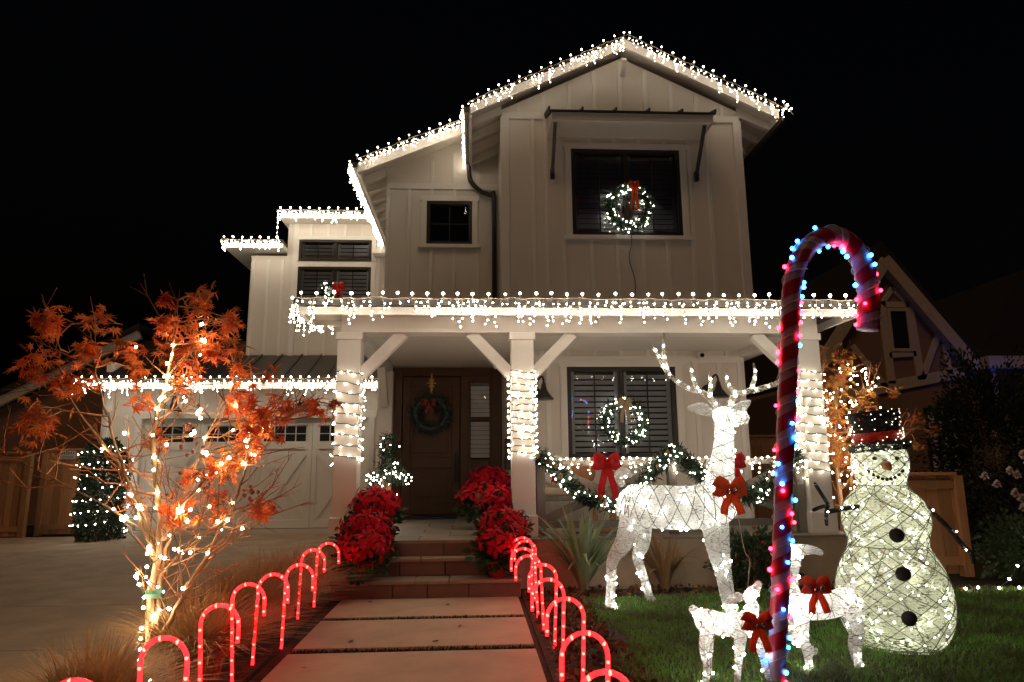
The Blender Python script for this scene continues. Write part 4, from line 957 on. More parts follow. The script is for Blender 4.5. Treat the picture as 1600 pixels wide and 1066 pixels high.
# ------------------------------------------------------------------ maples
def leaf_mesh(mat):
    tips = [(-115, .52), (-72, .78), (-36, .95), (0, 1.08), (36, .95), (72, .78), (115, .52)]
    vs = [(0, 0, 0)]; 
    for i, (a, l) in enumerate(tips):
        vs.append((l * math.cos(R(a)), l * math.sin(R(a)), -.14 * l * l))
        for da, m_ in ((-7, .62), (7, .62)): pass
        if i < 6:
            a2 = (a + tips[i + 1][0]) / 2; vs.append((.3 * math.cos(R(a2)), .3 * math.sin(R(a2)), .03))
    vs.append((-.12, 0, 0)); n = len(vs)
    return mesh_of(MB().add(vs, [[0, i, i + 1] for i in range(1, n - 1)] + [[0, n - 1, 1]]), 'leaf', mat)
LEAF, LEAFG = leaf_mesh(m_leaf), leaf_mesh(m_leafg)
def maple(name, label, base, stems, clusters, lightsets, seed, lsize, nsep=300, twigs=90, gold=.15, brad=.013, rt0=.032):
    r = random.Random(seed); rt = root(name, label, 'tree', base); tr = MB(); tw = MB(); nodes = []
    for path_, r0, r1 in stems:
        p = smooth_path(path_, 7); k = len(p)
        p = [q + V(r.uniform(-1, 1), r.uniform(-1, 1), 0) * .008 for q in p]
        tr.tube(p, [r0 + (r1 - r0) * i / (k - 1) for i in range(k)], 8); nodes += p[k // 4:]
    tips = []
    for i in range(twigs):
        p = r.choice(nodes); dx = p - Vector(base); dd = Vector((dx.x * .6 + r.uniform(-.6, .6), r.uniform(-.5, .5), r.uniform(-.05, .8))).normalized(); ln = r.uniform(.12, .42)
        mid = p + dd * ln * .5 + V(0, 0, -.01); e = p + dd * ln + V(r.uniform(-.04, .04), 0, r.uniform(-.02, .07)); tw.tube([p, mid, e], [.005, .0035, .0018], 4); tips.append(e)
        for k in range(3):
            d2 = (dd + Vector((r.uniform(-.8, .8), r.uniform(-.6, .6), r.uniform(-.4, .6)))).normalized(); s0 = mid.lerp(e, r.random()); tw.tube([s0, s0 + d2 * r.uniform(.05, .16)], [.0025, .0012], 3)
    L_ = []
    for c, rad, n_, gd_ in clusters:
        c = Vector(c); near = min(nodes, key=lambda q: (q - c).length)
        m_ = near.lerp(c, .5) + V(r.uniform(-.05, .05), 0, .03); tw.tube([near, m_, c, c + (c - near) * .15], [.006, .005, .003, .0015], 5)
        for i in range(int(n_ * 1.25)):
            o_ = Vector((r.gauss(0, 1), r.gauss(0, 1), r.gauss(0, 1))) * rad * .55; p = c + o_
            L_.append((p, r.random() < gd_))
            if i % 4 == 0: tw.tube([c.lerp(near, r.random() * .4), p], [.002, .001], 3, False)
    tr.build('trunk', m_bark, rt, True); tw.build('twigs', m_twig, rt, kind='stuff')
    r.shuffle(L_); rest = {LEAF: MB(), LEAFG: MB()}
    for i, (p, gd_) in enumerate(L_):
        me = LEAFG if gd_ else LEAF; s = lsize * r.uniform(.65, 1.25)
        ro = Euler((r.gauss(.5, .6), r.gauss(.35, .5), r.uniform(0, 6.283)))
        if i < nsep: inst(me, 'leaf', rt, p, ro, s)
        else:
            mm = ro.to_matrix(); rest[me].add([p + mm @ (v.co * s) for v in me.vertices], [list(f.vertices) for f in me.polygons])
    for me, mb2 in rest.items():
        if mb2.v: mb2.build('crown', me.materials[0], rt, kind='stuff')
    return rt, nodes, tips
Y0 = 4.2
def px2(x, y, dy=0): 
    k = (Y0 + dy) / 4.2
    return ((-1.93 + (x - 240) * .0039) * k, Y0 + dy, 1.2 + (1.70 + (600 - y) * .0039 - 1.2) * k)
stems = [([(-1.82, 4.2, -.02), (-1.84, 4.2, .45), (-1.82, 4.2, .85), (-1.88, 4.16, 1.35), (-1.80, 4.1, 1.8), (-1.78, 4.1, 2.2)], .026, .005),
         ([(-1.79, 4.22, -.02), (-1.80, 4.21, .4), (-1.79, 4.25, .8), (-1.68, 4.3, 1.25), (-1.5, 4.3, 1.7)], .02, .004),
         ([(-1.80, 4.19, .1), (-1.68, 4.15, .42), (-1.48, 4.12, .78), (-1.35, 4.1, 1.1), (-1.28, 4.05, 1.5)], .018, .004),
         ([(-1.83, 4.2, .75), (-1.95, 4.22, 1.0), (-2.15, 4.25, 1.28), (-2.45, 4.25, 1.65), (-2.55, 4.25, 2.0)], .016, .003),
         ([(-1.83, 4.19, .7), (-1.95, 4.1, 1.05), (-2.1, 4.05, 1.5), (-2.2, 4.0, 1.85)], .012, .003),
         ([(-1.80, 4.2, .8), (-1.62, 4.1, 1.05), (-1.35, 4.05, 1.3), (-1.0, 4.0, 1.55)], .012, .003),
         ([(-1.83, 4.2, .8), (-2.1, 4.1, 1.0), (-2.45, 4.05, 1.2), (-2.7, 4.05, 1.32)], .006, .0015),
         ([(-1.80, 4.2, .6), (-1.6, 4.1, .78), (-1.4, 4.05, .92), (-1.22, 4.0, 1.0)], .008, .002)]
cl = [((75, 505), .10, 46, .15), ((60, 565), .10, 36, .05), ((110, 595), .12, 50, .05), ((75, 660), .12, 56, .15), ((150, 500), .09, 26, .5), ((130, 545), .09, 26, .1), ((190, 545), .07, 18, .4),
      ((215, 575), .09, 30, .2), ((250, 500), .09, 34, .1), ((245, 465), .05, 12, .1), ((300, 465), .09, 38, .75), ((300, 520), .12, 42, .3), ((265, 545), .12, 42, .1), ((330, 545), .10, 40, .2), ((285, 590), .11, 34, .1),
      ((350, 505), .08, 22, .5), ((375, 498), .05, 12, .7), ((385, 545), .06, 16, .4), ((395, 575), .06, 16, .2), ((440, 580), .06, 14, .4), ((395, 630), .11, 55, .05), ((430, 660), .12, 62, .05), ((470, 640), .09, 36, .1), ((410, 700), .12, 60, .15), ((375, 725), .10, 40, .3),
      ((510, 640), .07, 22, .3), ((540, 632), .06, 14, .8), ((295, 790), .09, 34, .15), ((435, 788), .08, 32, .05), ((350, 770), .08, 22, .2), ((370, 800), .07, 20, .05), ((245, 690), .07, 18, .2), ((220, 620), .07, 16, .2), ((230, 775), .06, 12, .2), ((310, 740), .07, 14, .3)]
rq = random.Random(3)
clusters = [(px2(c[0] - (22 if c[0] > 365 else 0), c[1], dy=rq.uniform(-.3, .25)), r_c * .85, int(n_ * .8), g_) for c, r_c, n_, g_ in cl]
mp_, nodes, tips = maple('maple_tree', 'red-orange Japanese maple wound with white lights beside the driveway', (-1.82, 4.2, 0), stems, clusters, None, 5, .062, twigs=150)
MB().tube([(-1.865, 4.2, .50), (-1.775, 4.2, .505)], .03, 8).build('green_tie', m_tape, mp_)
sd = MB()
for (x, y) in ((300, 625), (290, 660), (300, 690), (310, 700), (315, 735), (270, 770), (330, 760), (390, 765), (400, 770), (350, 775), (295, 740)):
    for k in range(5): c = Vector(px2(x + rq.uniform(-12, 12), y + rq.uniform(-10, 10), rq.uniform(-.1, .1))); sd.ball(c, .012, 1, (1, .6, 1.2))
sd.build('dried_leaves', m_seed, mp_, kind='stuff')
tl = root('maple_lights', 'white string lights wound through the red maple', 'string lights', (-1.8, 4.2, .1))
spots = []
for i in range(14): spots.append((-1.82 + rq.choice((-.035, .035)), 4.15, .05 + i * .055))
dens = [((300, 560), 40, 12), ((285, 610), 30, 14), ((265, 640), 40, 12), ((300, 660), 45, 8), ((230, 800), 30, 14), ((260, 830), 28, 8), ((300, 800), 40, 9), ((350, 790), 35, 10), ((380, 690), 45, 9), ((410, 700), 30, 5), ((330, 730), 50, 8), ((260, 720), 30, 5), ((325, 860), 15, 5), ((300, 900), 14, 4), ((270, 930), 14, 4), ((240, 900), 14, 6), ((245, 960), 12, 4), ((190, 565), 25, 3), ((170, 690), 25, 2)]
for (x, y), s, k in dens:
    for i in range(k): spots.append(px2(x + rq.gauss(0, s * .6), y + rq.gauss(0, s * .6), rq.uniform(-.22, .12)))
allp = nodes + tips
def snap(p):
    p = Vector(p); q = min(allp, key=lambda a: (a - p).length_squared); e = p.lerp(q, .82); return e + V(rq.uniform(-.012, .012), -.014, rq.uniform(-.012, .012))
spots = [p if i < 14 else tuple(snap(p)) for i, p in enumerate(spots)]
for p in spots: inst(BULB, 'bulb', tl, p, (0, 0, 0), rq.uniform(.0066, .0095))
for i in range(0, len(spots) - 6, 5): MB().tube(smooth_path(sorted(spots[i:i + 5], key=lambda p: p[2]), 3), .0025, 3).build('wire', m_wireg, tl)
# second maple behind the snowman
st2 = [([(4.12, 7.7, 0), (4.14, 7.7, .7), (4.12, 7.7, 1.3), (4.05, 7.68, 1.8), (4.02, 7.65, 2.4)], .035, .004), ([(4.13, 7.7, 1.2), (4.3, 7.65, 1.6), (4.55, 7.6, 2.05)], .014, .003), ([(4.12, 7.7, 1.3), (3.98, 7.65, 1.7), (3.85, 7.6, 2.2)], .012, .003), ([(4.15, 7.7, .9), (4.4, 7.6, 1.2), (4.8, 7.5, 1.55)], .012, .003), ([(4.13, 7.72, 1.4), (4.2, 7.7, 1.9), (4.3, 7.7, 2.35)], .01, .003), ([(4.14, 7.7, .4), (4.3, 7.6, .8), (4.35, 7.55, 1.1)], .01, .003)]
cl2 = [((4.12 + rq.uniform(-.3, .42), 7.6 + rq.uniform(-.12, .1), z), .13, 62, .9) for z in (.7, .8, .95, 1.05, 1.15, 1.3, 1.4, 1.5, 1.6, 1.75, 1.9, 2.0, 2.15, 2.4, 1.25, .9)] + [((4.75, 7.45, 2.0), .06, 14, .6), ((4.95, 7.45, 1.7), .07, 14, .5), ((5.1, 7.4, 1.55), .07, 12, .6), ((4.9, 7.4, 1.4), .06, 10, .6), ((4.02, 7.6, 2.5), .06, 16, .9)]
mp2, nd2, tp2 = maple('maple_tree', 'golden-leaved young maple wound with lights behind the snowman', (4.12, 7.7, 0), st2, cl2, None, 9, .05, nsep=200, twigs=130)
tl2 = root('maple_lights', 'warm string lights in the golden maple behind the snowman', 'string lights', (4.1, 7.6, .6)); b = MB()
for i in range(150):
    z = rq.uniform(.65, 2.3); b.ball((4.2 + rq.gauss(0, .2) + max(0, z - 1.6) * .25, 7.5 + rq.uniform(-.1, .1), z), .0085, 1)
b.build('bulbs', m_bulb, tl2, kind='stuff')

# ------------------------------------------------------------------ lit wire figures
def figure(name, label, cat, limbs, loc, voxel, slim, seed, brad=.010, wire_mat=m_frame_wire, mat=m_acr, wires=True, group=None):
    """limbs: list of (points, radii, turns). One continuous spun-thread skin, wire frame wound over it, bulbs inside and on it"""
    rt = root(name, label, cat, loc, group); sk = MB(); wm = MB(); bb_ = MB(); r = random.Random(seed)
    for pts, rad, turns, nb in limbs:
        rad = [(q[0] * slim, q[1] * slim) if isinstance(q, tuple) else q * slim for q in rad]
        n = 6; p = smooth_path(pts, n); k = len(p); rr = []
        for i in range(k):
            t = i / n; a = min(int(t), len(rad) - 1); e = min(a + 1, len(rad) - 1); f = t - a
            ga, ge = rad[a], rad[e]
            if isinstance(ga, tuple): rr.append((ga[0] + (ge[0] - ga[0]) * f, ga[1] + (ge[1] - ga[1]) * f))
            else: rr.append(ga + (ge - ga) * f)
        sk.tube(p, rr, 16)
        # frame helices
        t0 = (p[1] - p[0]).normalized(); a = t0.cross(Vector((0, 0, 1)))
        if a.length < 1e-3: a = t0.cross(Vector((0, 1, 0)))
        a.normalize(); fr = []
        for i in range(k):
            t = (p[min(i + 1, k - 1)] - p[max(i - 1, 0)]).normalized(); a = (a - t * a.dot(t)).normalized(); fr.append((p[i], a.copy(), t.cross(a), rr[i]))
        def at(u, an, off):
            x = u * (k - 1); i = min(int(x), k - 2); f = x - i
            A, B = fr[i], fr[i + 1]; ra = A[3] if isinstance(A[3], tuple) else (A[3], A[3]); rb = B[3] if isinstance(B[3], tuple) else (B[3], B[3])
            c = A[0].lerp(B[0], f); q0 = ra[0] + (rb[0] - ra[0]) * f + off; q1 = ra[1] + (rb[1] - ra[1]) * f + off
            return c + A[1] * math.cos(an) * q0 + A[2] * math.sin(an) * q1
        if wires and turns:
            for sgn in (1, -1):
                for s0 in range(max(1, turns[1])):
                    hel = [at(j / 60, sgn * (j / 60 * turns[0] * 6.283) + s0 * 6.283 / max(1, turns[1]), .004) for j in range(61)]
                    wm.tube(hel, turns[2] if len(turns) > 2 else .0026, 4, False)
        for j in range(nb):
            inner = r.random() < .55
            bb_.ball(at(r.uniform(.04, .96), r.uniform(0, 6.283), -.03 if inner and not isinstance(rr[0], float) or inner and rr[len(rr)//2] > .06 else .003) if True else 0, brad * r.uniform(.8, 1.2), 1)
    o_ = sk.build('skin', mat, rt)
    md = o_.modifiers.new('remesh', 'REMESH'); md.mode = 'VOXEL'; md.voxel_size = voxel; md.use_smooth_shade = True
    s2 = o_.modifiers.new('smooth', 'SMOOTH'); s2.iterations = 4; s2.factor = .5
    dg = bpy.context.evaluated_depsgraph_get(); me = bpy.data.meshes.new_from_object(o_.evaluated_get(dg)); o_.modifiers.clear()
    me.materials.clear(); me.materials.append(mat); o_.data = me; me.shade_smooth()
    if wm.v: wm.build('wire_frame', wire_mat, rt)
    if bb_.v: bb_.build('bulbs', m_bulbc, rt, kind='stuff')
    return rt
deer = figure('lit_deer', 'tall glowing white wire deer with antlers standing on the lawn', 'deer figure', [
    ([(1.27, 6.1, .88), (1.36, 6.1, .86), (1.6, 6.03, .84), (1.9, 5.95, .84), (2.1, 5.88, .90), (2.2, 5.85, .96)], [(.07, .09), (.165, .185), (.165, .195), (.165, .195), (.15, .20), (.07, .10)], (3, 4, .0036), 60),
    ([(2.08, 5.88, .95), (2.12, 5.86, 1.16), (2.15, 5.85, 1.36), (2.16, 5.84, 1.54), (2.16, 5.83, 1.62)], [(.14, .14), (.11, .115), (.085, .09), (.078, .082), (.055, .06)], (3, 2, .003), 26),
    ([(2.09, 5.88, 1.60), (2.15, 5.84, 1.61), (2.25, 5.78, 1.60), (2.33, 5.72, 1.57)], [.065, .092, .075, .042], (2, 1), 14),
    ([(1.40, 6.06, .80), (1.30, 6.07, .55), (1.20, 6.10, .40), (1.18, 6.10, .22), (1.16, 6.08, .02), (1.20, 6.02, .01)], [.13, .085, .055, .042, .045, .03], (5, 1, .0018), 10),
    ([(1.48, 6.18, .78), (1.50, 6.26, .52), (1.47, 6.33, .38), (1.53, 6.36, .2), (1.58, 6.38, .02), (1.62, 6.34, .01)], [.12, .075, .05, .04, .042, .03], (5, 1, .0018), 12),
    ([(2.02, 5.90, .82), (2.0, 5.84, .55), (2.04, 5.80, .32), (2.08, 5.76, .04), (2.12, 5.70, .01)], [.10, .07, .055, .048, .03], (4, 1, .0018), 14),
    ([(2.10, 5.96, .82), (2.12, 5.95, .55), (2.13, 5.93, .3), (2.15, 5.9, .03), (2.19, 5.85, .01)], [.10, .065, .05, .045, .03], (4, 1, .0018), 8),
    ([(1.31, 6.08, 1.02), (1.27, 6.07, 1.10), (1.31, 6.04, 1.14), (1.38, 6.02, 1.10)], [.03, .045, .05, .02], (2, 1, .0015), 2)], (1.7, 6, 0), .014, .96, 1, .0095)
def antler(side):
    b = MB(); w_ = MB(); bb_ = MB(); r = random.Random(side + 5)
    if side < 0: tines = [[(2.17, 5.84, 1.76), (2.08, 5.86, 1.86), (1.9, 5.88, 1.93), (1.75, 5.88, 2.04), (1.67, 5.86, 2.18), (1.62, 5.84, 2.24)], [(1.76, 5.88, 2.03), (1.72, 5.84, 2.18), (1.72, 5.8, 2.34)], [(2.02, 5.87, 1.88), (1.97, 5.85, 2.0), (1.95, 5.83, 2.12)], [(2.11, 5.85, 1.83), (2.12, 5.83, 1.94), (2.10, 5.80, 2.04)]]
    else: tines = [[(2.27, 5.83, 1.76), (2.34, 5.84, 1.86), (2.5, 5.84, 1.90), (2.66, 5.82, 1.97), (2.74, 5.8, 2.1), (2.76, 5.78, 2.30)], [(2.68, 5.82, 1.98), (2.72, 5.76, 2.08), (2.70, 5.72, 2.16)], [(2.44, 5.84, 1.89), (2.47, 5.82, 2.0), (2.46, 5.8, 2.10)], [(2.34, 5.84, 1.85), (2.27, 5.83, 1.95), (2.26, 5.8, 2.05)]]
    tines = [[(x - .06 - (.0 if side < 0 else -max(0, x - 2.3) * .28), y, 1.69 + (z - 1.76) * 1.12) for x, y, z in q] for q in tines]
    for j, t in enumerate(tines):
        p = smooth_path(t, 6); k = len(p); rad = [.034 * (1 - .65 * i / (k - 1)) if j == 0 else .026 * (1 - .7 * i / (k - 1)) for i in range(k)]
        b.tube(p, rad, 8)
        for i in range(0, k - 1):
            for s in (0, 1): w_.tube([p[i] + V(math.cos(i * 2 + s * 3), -.3, math.sin(i * 2 + s * 3)) * rad[i], p[i + 1] + V(math.cos(i * 2 + 2 + s * 3), -.3, math.sin(i * 2 + 2 + s * 3)) * rad[i + 1]], .002, 3, False)
        for i in range(2, k - 2, 3): bb_.ball(p[i] + V(0, -rad[i], 0), .0095 * r.uniform(.8, 1.25), 1)
    an = b.build('antler', m_antler, deer, True); w_.build('wire_frame', M('antler_wire', (.3, .24, .16), .5, .2, 30, 0), an); bb_.build('bulbs', m_bulbc, an, kind='stuff')
m_antler = acrylic_mat('spun_antler', (.6, .56, .48), .45, 70)
antler(-1); antler(1)
for x, y, tx, ty in ((2.08, 5.86, 1.84, 1.68), (2.21, 5.8, 2.38, 1.74)): MB().tube(smooth_path([(x, y, 1.63), ((x + tx) / 2, y - .02, 1.68), (tx, y - .03, ty)], 5), [.02, .03, .04, .05, .053, .052, .046, .038, .03, .02, .008], 10).build('ear', m_acr, deer, True)
bow(deer, (2.12, 5.70, .98), .22, m_bow, 6, 0, .8)
MB().tube(smooth_path([(2.2, 5.75, .75), (2.22, 5.72, .5), (2.25, 5.7, .42), (2.22, 5.7, .2), (2.26, 5.7, .15), (2.2, 5.65, .02)], 5), .004, 4).build('power_cord', m_wire, deer)
fw1 = figure('lit_fawn', 'glowing white wire fawn with raised muzzle left of the giant candy cane', 'deer figure', [
    ([(1.25, 4.08, .33), (1.31, 4.06, .35), (1.42, 4.04, .33), (1.55, 4.0, .34), (1.62, 3.98, .36)], [.05, .085, .08, .085, .05], (3, 2, .002), 26),
    ([(1.55, 4.0, .36), (1.59, 4.0, .43), (1.57, 4.0, .50), (1.60, 3.98, .55)], [.06, .045, .04, .03], (2, 1, .002), 8),
    ([(1.54, 4.0, .47), (1.57, 3.99, .50), (1.61, 3.97, .555), (1.63, 3.96, .60)], [.035, .045, .033, .016], (2, 1, .002), 5),
    ([(1.31, 4.02, .33), (1.27, 4.0, .2), (1.28, 4.0, .1), (1.26, 3.98, .0)], [.06, .035, .026, .026], (4, 1, .0016), 6),
    ([(1.33, 4.1, .33), (1.34, 4.12, .2), (1.34, 4.14, .1), (1.33, 4.12, .0)], [.055, .035, .026, .026], (4, 1, .0016), 4),
    ([(1.50, 3.98, .32), (1.47, 3.95, .2), (1.45, 3.94, .1), (1.43, 3.92, .0)], [.055, .035, .025, .025], (4, 1, .0016), 5),
    ([(1.58, 4.03, .33), (1.62, 4.0, .2), (1.64, 4.0, .1), (1.66, 3.98, .0)], [.055, .035, .025, .025], (4, 1, .0016), 4),
    ([(1.26, 4.08, .38), (1.23, 4.07, .42), (1.26, 4.05, .43)], [.02, .03, .012], None, 0)], (1.45, 4, 0), .010, .85, 2, .0075, M('rusty_wire', (.22, .09, .05), .6, .3, 30, 0))
MB().tube(smooth_path([(1.54, 3.99, .50), (1.47, 3.97, .50), (1.41, 3.96, .47)], 5), [.012, .016, .022, .028, .03, .03, .028, .024, .018, .012, .005], 9).build('ear', m_acr, fw1, True)
bow(fw1, (1.56, 3.88, .36), .145, m_bow, 7, 0, .95)
fw1.scale = (.92, .92, .92)
fw2 = figure('lit_fawn', 'glowing white wire fawn right of the giant candy cane', 'deer figure', [
    ([(1.92, 4.3, .33), (2.0, 4.3, .34), (2.15, 4.32, .33), (2.3, 4.34, .36), (2.36, 4.34, .34)], [.055, .095, .085, .095, .05], (3, 2, .002), 30),
    ([(1.96, 4.3, .36), (1.94, 4.3, .48), (1.97, 4.29, .60), (1.99, 4.28, .68)], [.075, .055, .048, .035], (2, 1, .002), 9),
    ([(1.94, 4.29, .65), (1.98, 4.28, .67), (2.06, 4.25, .68), (2.13, 4.22, .66)], [.035, .05, .035, .018], (2, 1, .002), 5),
    ([(1.98, 4.26, .32), (1.97, 4.24, .18), (1.98, 4.23, .08), (1.98, 4.2, .0)], [.06, .038, .028, .03], (4, 1, .0016), 7),
    ([(2.02, 4.36, .32), (1.92, 4.3, .2), (1.95, 4.25, .15), (2.03, 4.2, .1)], [.055, .035, .028, .026], (4, 1, .0016), 3),
    ([(2.30, 4.28, .34), (2.32, 4.26, .2), (2.30, 4.25, .1), (2.28, 4.22, .0)], [.075, .042, .03, .03], (5, 1, .0016), 5),
    ([(2.33, 4.38, .34), (2.36, 4.36, .2), (2.33, 4.36, .1), (2.34, 4.34, .0)], [.07, .042, .03, .03], (5, 1, .0016), 3),
    ([(2.33, 4.32, .40), (2.32, 4.3, .45), (2.36, 4.29, .48)], [.02, .035, .02], None, 1)], (2.1, 4.3, 0), .011, .85, 3, .0078, M('brown_wire', (.16, .09, .07), .6, .3, 30, 0))
bow(fw2, (2.02, 4.14, .47), .14, m_bow, 8, 0, .9)

# snowman
SXc, SYc = 2.84, 4.72
snow = root('lit_snowman', 'glowing white wire snowman with black top hat on the lawn', 'snowman figure', (SXc, SYc, 0))
prof = [(.30, 0), (.36, .06), (.405, .16), (.425, .28), (.42, .40), (.385, .52), (.33, .62), (.292, .69), (.30, .75), (.325, .84), (.325, .92), (.29, 1.01), (.22, 1.08), (.175, 1.12), (.19, 1.17), (.215, 1.24), (.22, 1.30), (.205, 1.37), (.16, 1.42)]
def srad(z):
    for (r0, z0), (r1, z1) in zip(prof[:-1], prof[1:]):
        if z0 <= z <= z1: return r0 + (r1 - r0) * (z - z0) / (z1 - z0)
    return .15
SN = .935
prof = [(r_s * .845, z_s * SN) for r_s, z_s in prof]
pp = [(srad(z), z) for z in [1.42 * SN * i / 60 for i in range(61)]]
MB().lathe(pp, (SXc, SYc, 0), 48).build('body', m_acrs, snow, True)
wb = MB()
for z0, z1, k, tn in ((0.01, .645, 12, .42), (.645, 1.047, 10, .36), (1.047, 1.318, 9, .35), (.01, .645, 4, .18), (.3, 1.0, 4, .6), (.645, 1.047, 4, .15)):
    for sg in (1, -1):
        for j in range(k):
            hel = []
            for i in range(25):
                t = i / 24; z = z0 + (z1 - z0) * t; a = sg * t * tn * 6.283 + j * 6.283 / k + .2 * math.sin(j * 5) + .06 * math.sin(t * 9 + j); q = srad(z) + .005; hel.append((SXc + q * math.cos(a), SYc + q * math.sin(a), z))
            wb.tube(hel, .0025, 4, False)
for z in (.02, .645, 1.047): wb.tube([(SXc + (srad(z) + .005) * math.cos(a * .2618), SYc + (srad(z) + .005) * math.sin(a * .2618), z) for a in range(25)], .003, 4, False)
wb.build('wire_frame', m_frame_wire, snow)
bb_ = MB()
for i in range(280):
    z = rng.uniform(.03, 1.31); a = rng.uniform(0, 6.283); q = srad(z) - rng.choice((.012, .03, .09)); bb_.ball((SXc + q * math.cos(a), SYc + q * math.sin(a), z), .0078 * rng.uniform(.7, 1.3), 1)
bb_.build('bulbs', EM('bulb_snow', (.98, 1, .74), 18), snow, kind='stuff')
def on_snow(an, z, off=0): q = srad(z) + off; return V(SXc + q * math.sin(an), SYc - q * math.cos(an), z)
fa = R(-19)   # faces a little to the camera's left and front
for z in (.735, .50, .24): p = on_snow(fa, z, .004); MB().lathe([(.0, -.008), (.042, -.008), (.047, .004), (.038, .014), (.0, .018)], p, 20, Matrix.Rotation(fa, 3, 'Z') @ Matrix.Rotation(R(90), 3, 'X')).build('button', m_blackpl, snow, True)
for i in range(9): t = (i - 4) / 4; MB().ball(on_snow(fa + t * .62, 1.09 + .055 * t * t, .004), .0115, 2).build('mouth_stone', m_blackpl, snow, True)
for da in (-.36, .40): MB().ball(on_snow(fa + da, 1.23, .002), .015, 2).build('eye', m_tape, snow, True)
np0 = on_snow(fa, 1.185); MB().tube([np0, np0 + V(math.sin(fa), -math.cos(fa), 0) * .05 + V(0, 0, -.01), np0 + V(math.sin(fa), -math.cos(fa), 0) * .12 + V(0, 0, -.035)], [.035, .026, .006], 12).build('nose', m_carrot, snow, True)
hr = Matrix.Rotation(R(-5), 3, 'Y'); hc = (SXc + .01, SYc, 1.285)
MB().lathe([(.14, .0), (.195, .0), (.20, .02), (.195, .05), (.14, .06)], hc, 32, hr).build('hat_brim', m_tinsel, snow, True)
MB().lathe([(.148, .06), (.147, .14), (.155, .21), (.172, .275), (.0, .28)], hc, 32, hr).build('hat_crown', m_tinsel, snow, True)
MB().lathe([(.155, .065), (.154, .13), (.149, .132), (.149, .063)], hc, 32, hr).build('hat_band', m_tinselr, snow, True)
b = MB()
for i in range(60): a = rng.uniform(3.0, 6.4); z = rng.uniform(.02, .28); q = hr @ V((.168 if z > .06 else .2) * math.cos(a), (.168 if z > .06 else .2) * math.sin(a), z); b.ball(Vector(hc) + q, .0042, 1)
b.build('hat_bulbs', EM('bulb_hat', (1, .9, .7), 3), snow, kind='stuff')
def arm(pts, fingers, name='arm'):
    a = MB().tube(smooth_path(pts, 5), .016, 8); 
    for f in fingers: a.tube(smooth_path(f, 4), [.013] * (4 * (len(f) - 1)) + [.009], 7)
    o_ = a.build(name, m_tinsel, snow, True); b = MB()
    for p in smooth_path(pts, 4)[2::3]: b.ball(p + V(rng.uniform(-.02, .02), -.025, rng.uniform(-.015, .015)), .006, 1)
    b.build('arm_bulbs', m_bulbw, o_, kind='stuff')
arm([(2.62, 4.63, .91), (2.50, 4.61, .90), (2.38, 4.60, .88)], [[(2.40, 4.64, .93), (2.35, 4.62, 1.0), (2.30, 4.6, 1.07)], [(2.40, 4.64, .92), (2.33, 4.61, .91), (2.27, 4.6, .89)], [(2.40, 4.64, .92), (2.37, 4.62, .86), (2.36, 4.6, .79)]])
arm([(3.06, 4.66, .94), (3.20, 4.62, .78), (3.30, 4.6, .63)], [[(3.28, 4.61, .66), (3.33, 4.59, .60), (3.33, 4.58, .53)]])

# ------------------------------------------------------------------ giant candy cane
gc = root('giant_candy_cane', 'giant red and white candy cane wound with red and blue lights', 'candy cane', (1.68, 4.0, 0))
cp = [(1.68, 4.0, -.01), (1.754, 4.0, .57), (1.84, 4.0, 1.29), (1.905, 4.0, 1.83), (1.95, 4.0, 2.19), (1.99, 4.0, 2.37), (2.07, 4.0, 2.52), (2.188, 4.0, 2.605), (2.312, 4.0, 2.60), (2.406, 4.0, 2.50), (2.446, 4.0, 2.315), (2.443, 4.0, 2.15), (2.42, 4.0, 2.01)]
cps = smooth_path(cp, 12); k = len(cps); CR = .056
MB().tube(cps, [.048 + .017 * i / k for i in range(k)], 16).build('pipe', m_canew, gc, True)
arc = [0]
for i in range(1, k): arc.append(arc[-1] + (cps[i] - cps[i - 1]).length)
tot = arc[-1]
def cane_at(s, an, off):
    s = max(0, min(tot - 1e-4, s)); i = max(j for j in range(k) if arc[j] <= s); i = min(i, k - 2); f = (s - arc[i]) / (arc[i + 1] - arc[i]); c = cps[i].lerp(cps[i + 1], f); t = (cps[i + 1] - cps[i]).normalized()
    a = Vector((0, -1, 0)); b_ = t.cross(a).normalized(); q = .048 + .017 * (i + f) / k + off
    return c + a * math.cos(an) * q + b_ * math.sin(an) * q
b = MB(); vs = []; n = 620; turns = 17
for i in range(n + 1):
    s = tot * i / n; an = turns * 6.283 * i / n
    vs += [cane_at(s - .0, an, .003), cane_at(s + .095, an, .003)]
    vs += []
b.add(vs, [[2 * i, 2 * i + 1, 2 * i + 3, 2 * i + 2] for i in range(n)]); rb = b.build('ribbon', m_caner, gc, True)
wpts = [cane_at(tot * i / 500, turns * 6.283 * i / 500 + 1.6, .008) for i in range(501)]
MB().tube(wpts, .0035, 4, False).build('light_wire', m_wire, gc)
BR = mesh_of(MB().ball((0, 0, 0), 1, 2), 'bulb', m_red_b, True); BB = mesh_of(MB().ball((0, 0, 0), 1, 2), 'bulb', m_blue_b, True)
rq = random.Random(12); nb = 64
for i in range(nb):
    s = tot * (i + rq.uniform(.2, .8)) / nb; an = rq.choice((rq.uniform(-1.7, 1.7), rq.choice((-1.6, 1.6)))); p = cane_at(s, an, .014); red = rq.random() < .5
    lb = inst(BR if red else BB, 'bulb', gc, p, (0, 0, 0), rq.uniform(.010, .0145))

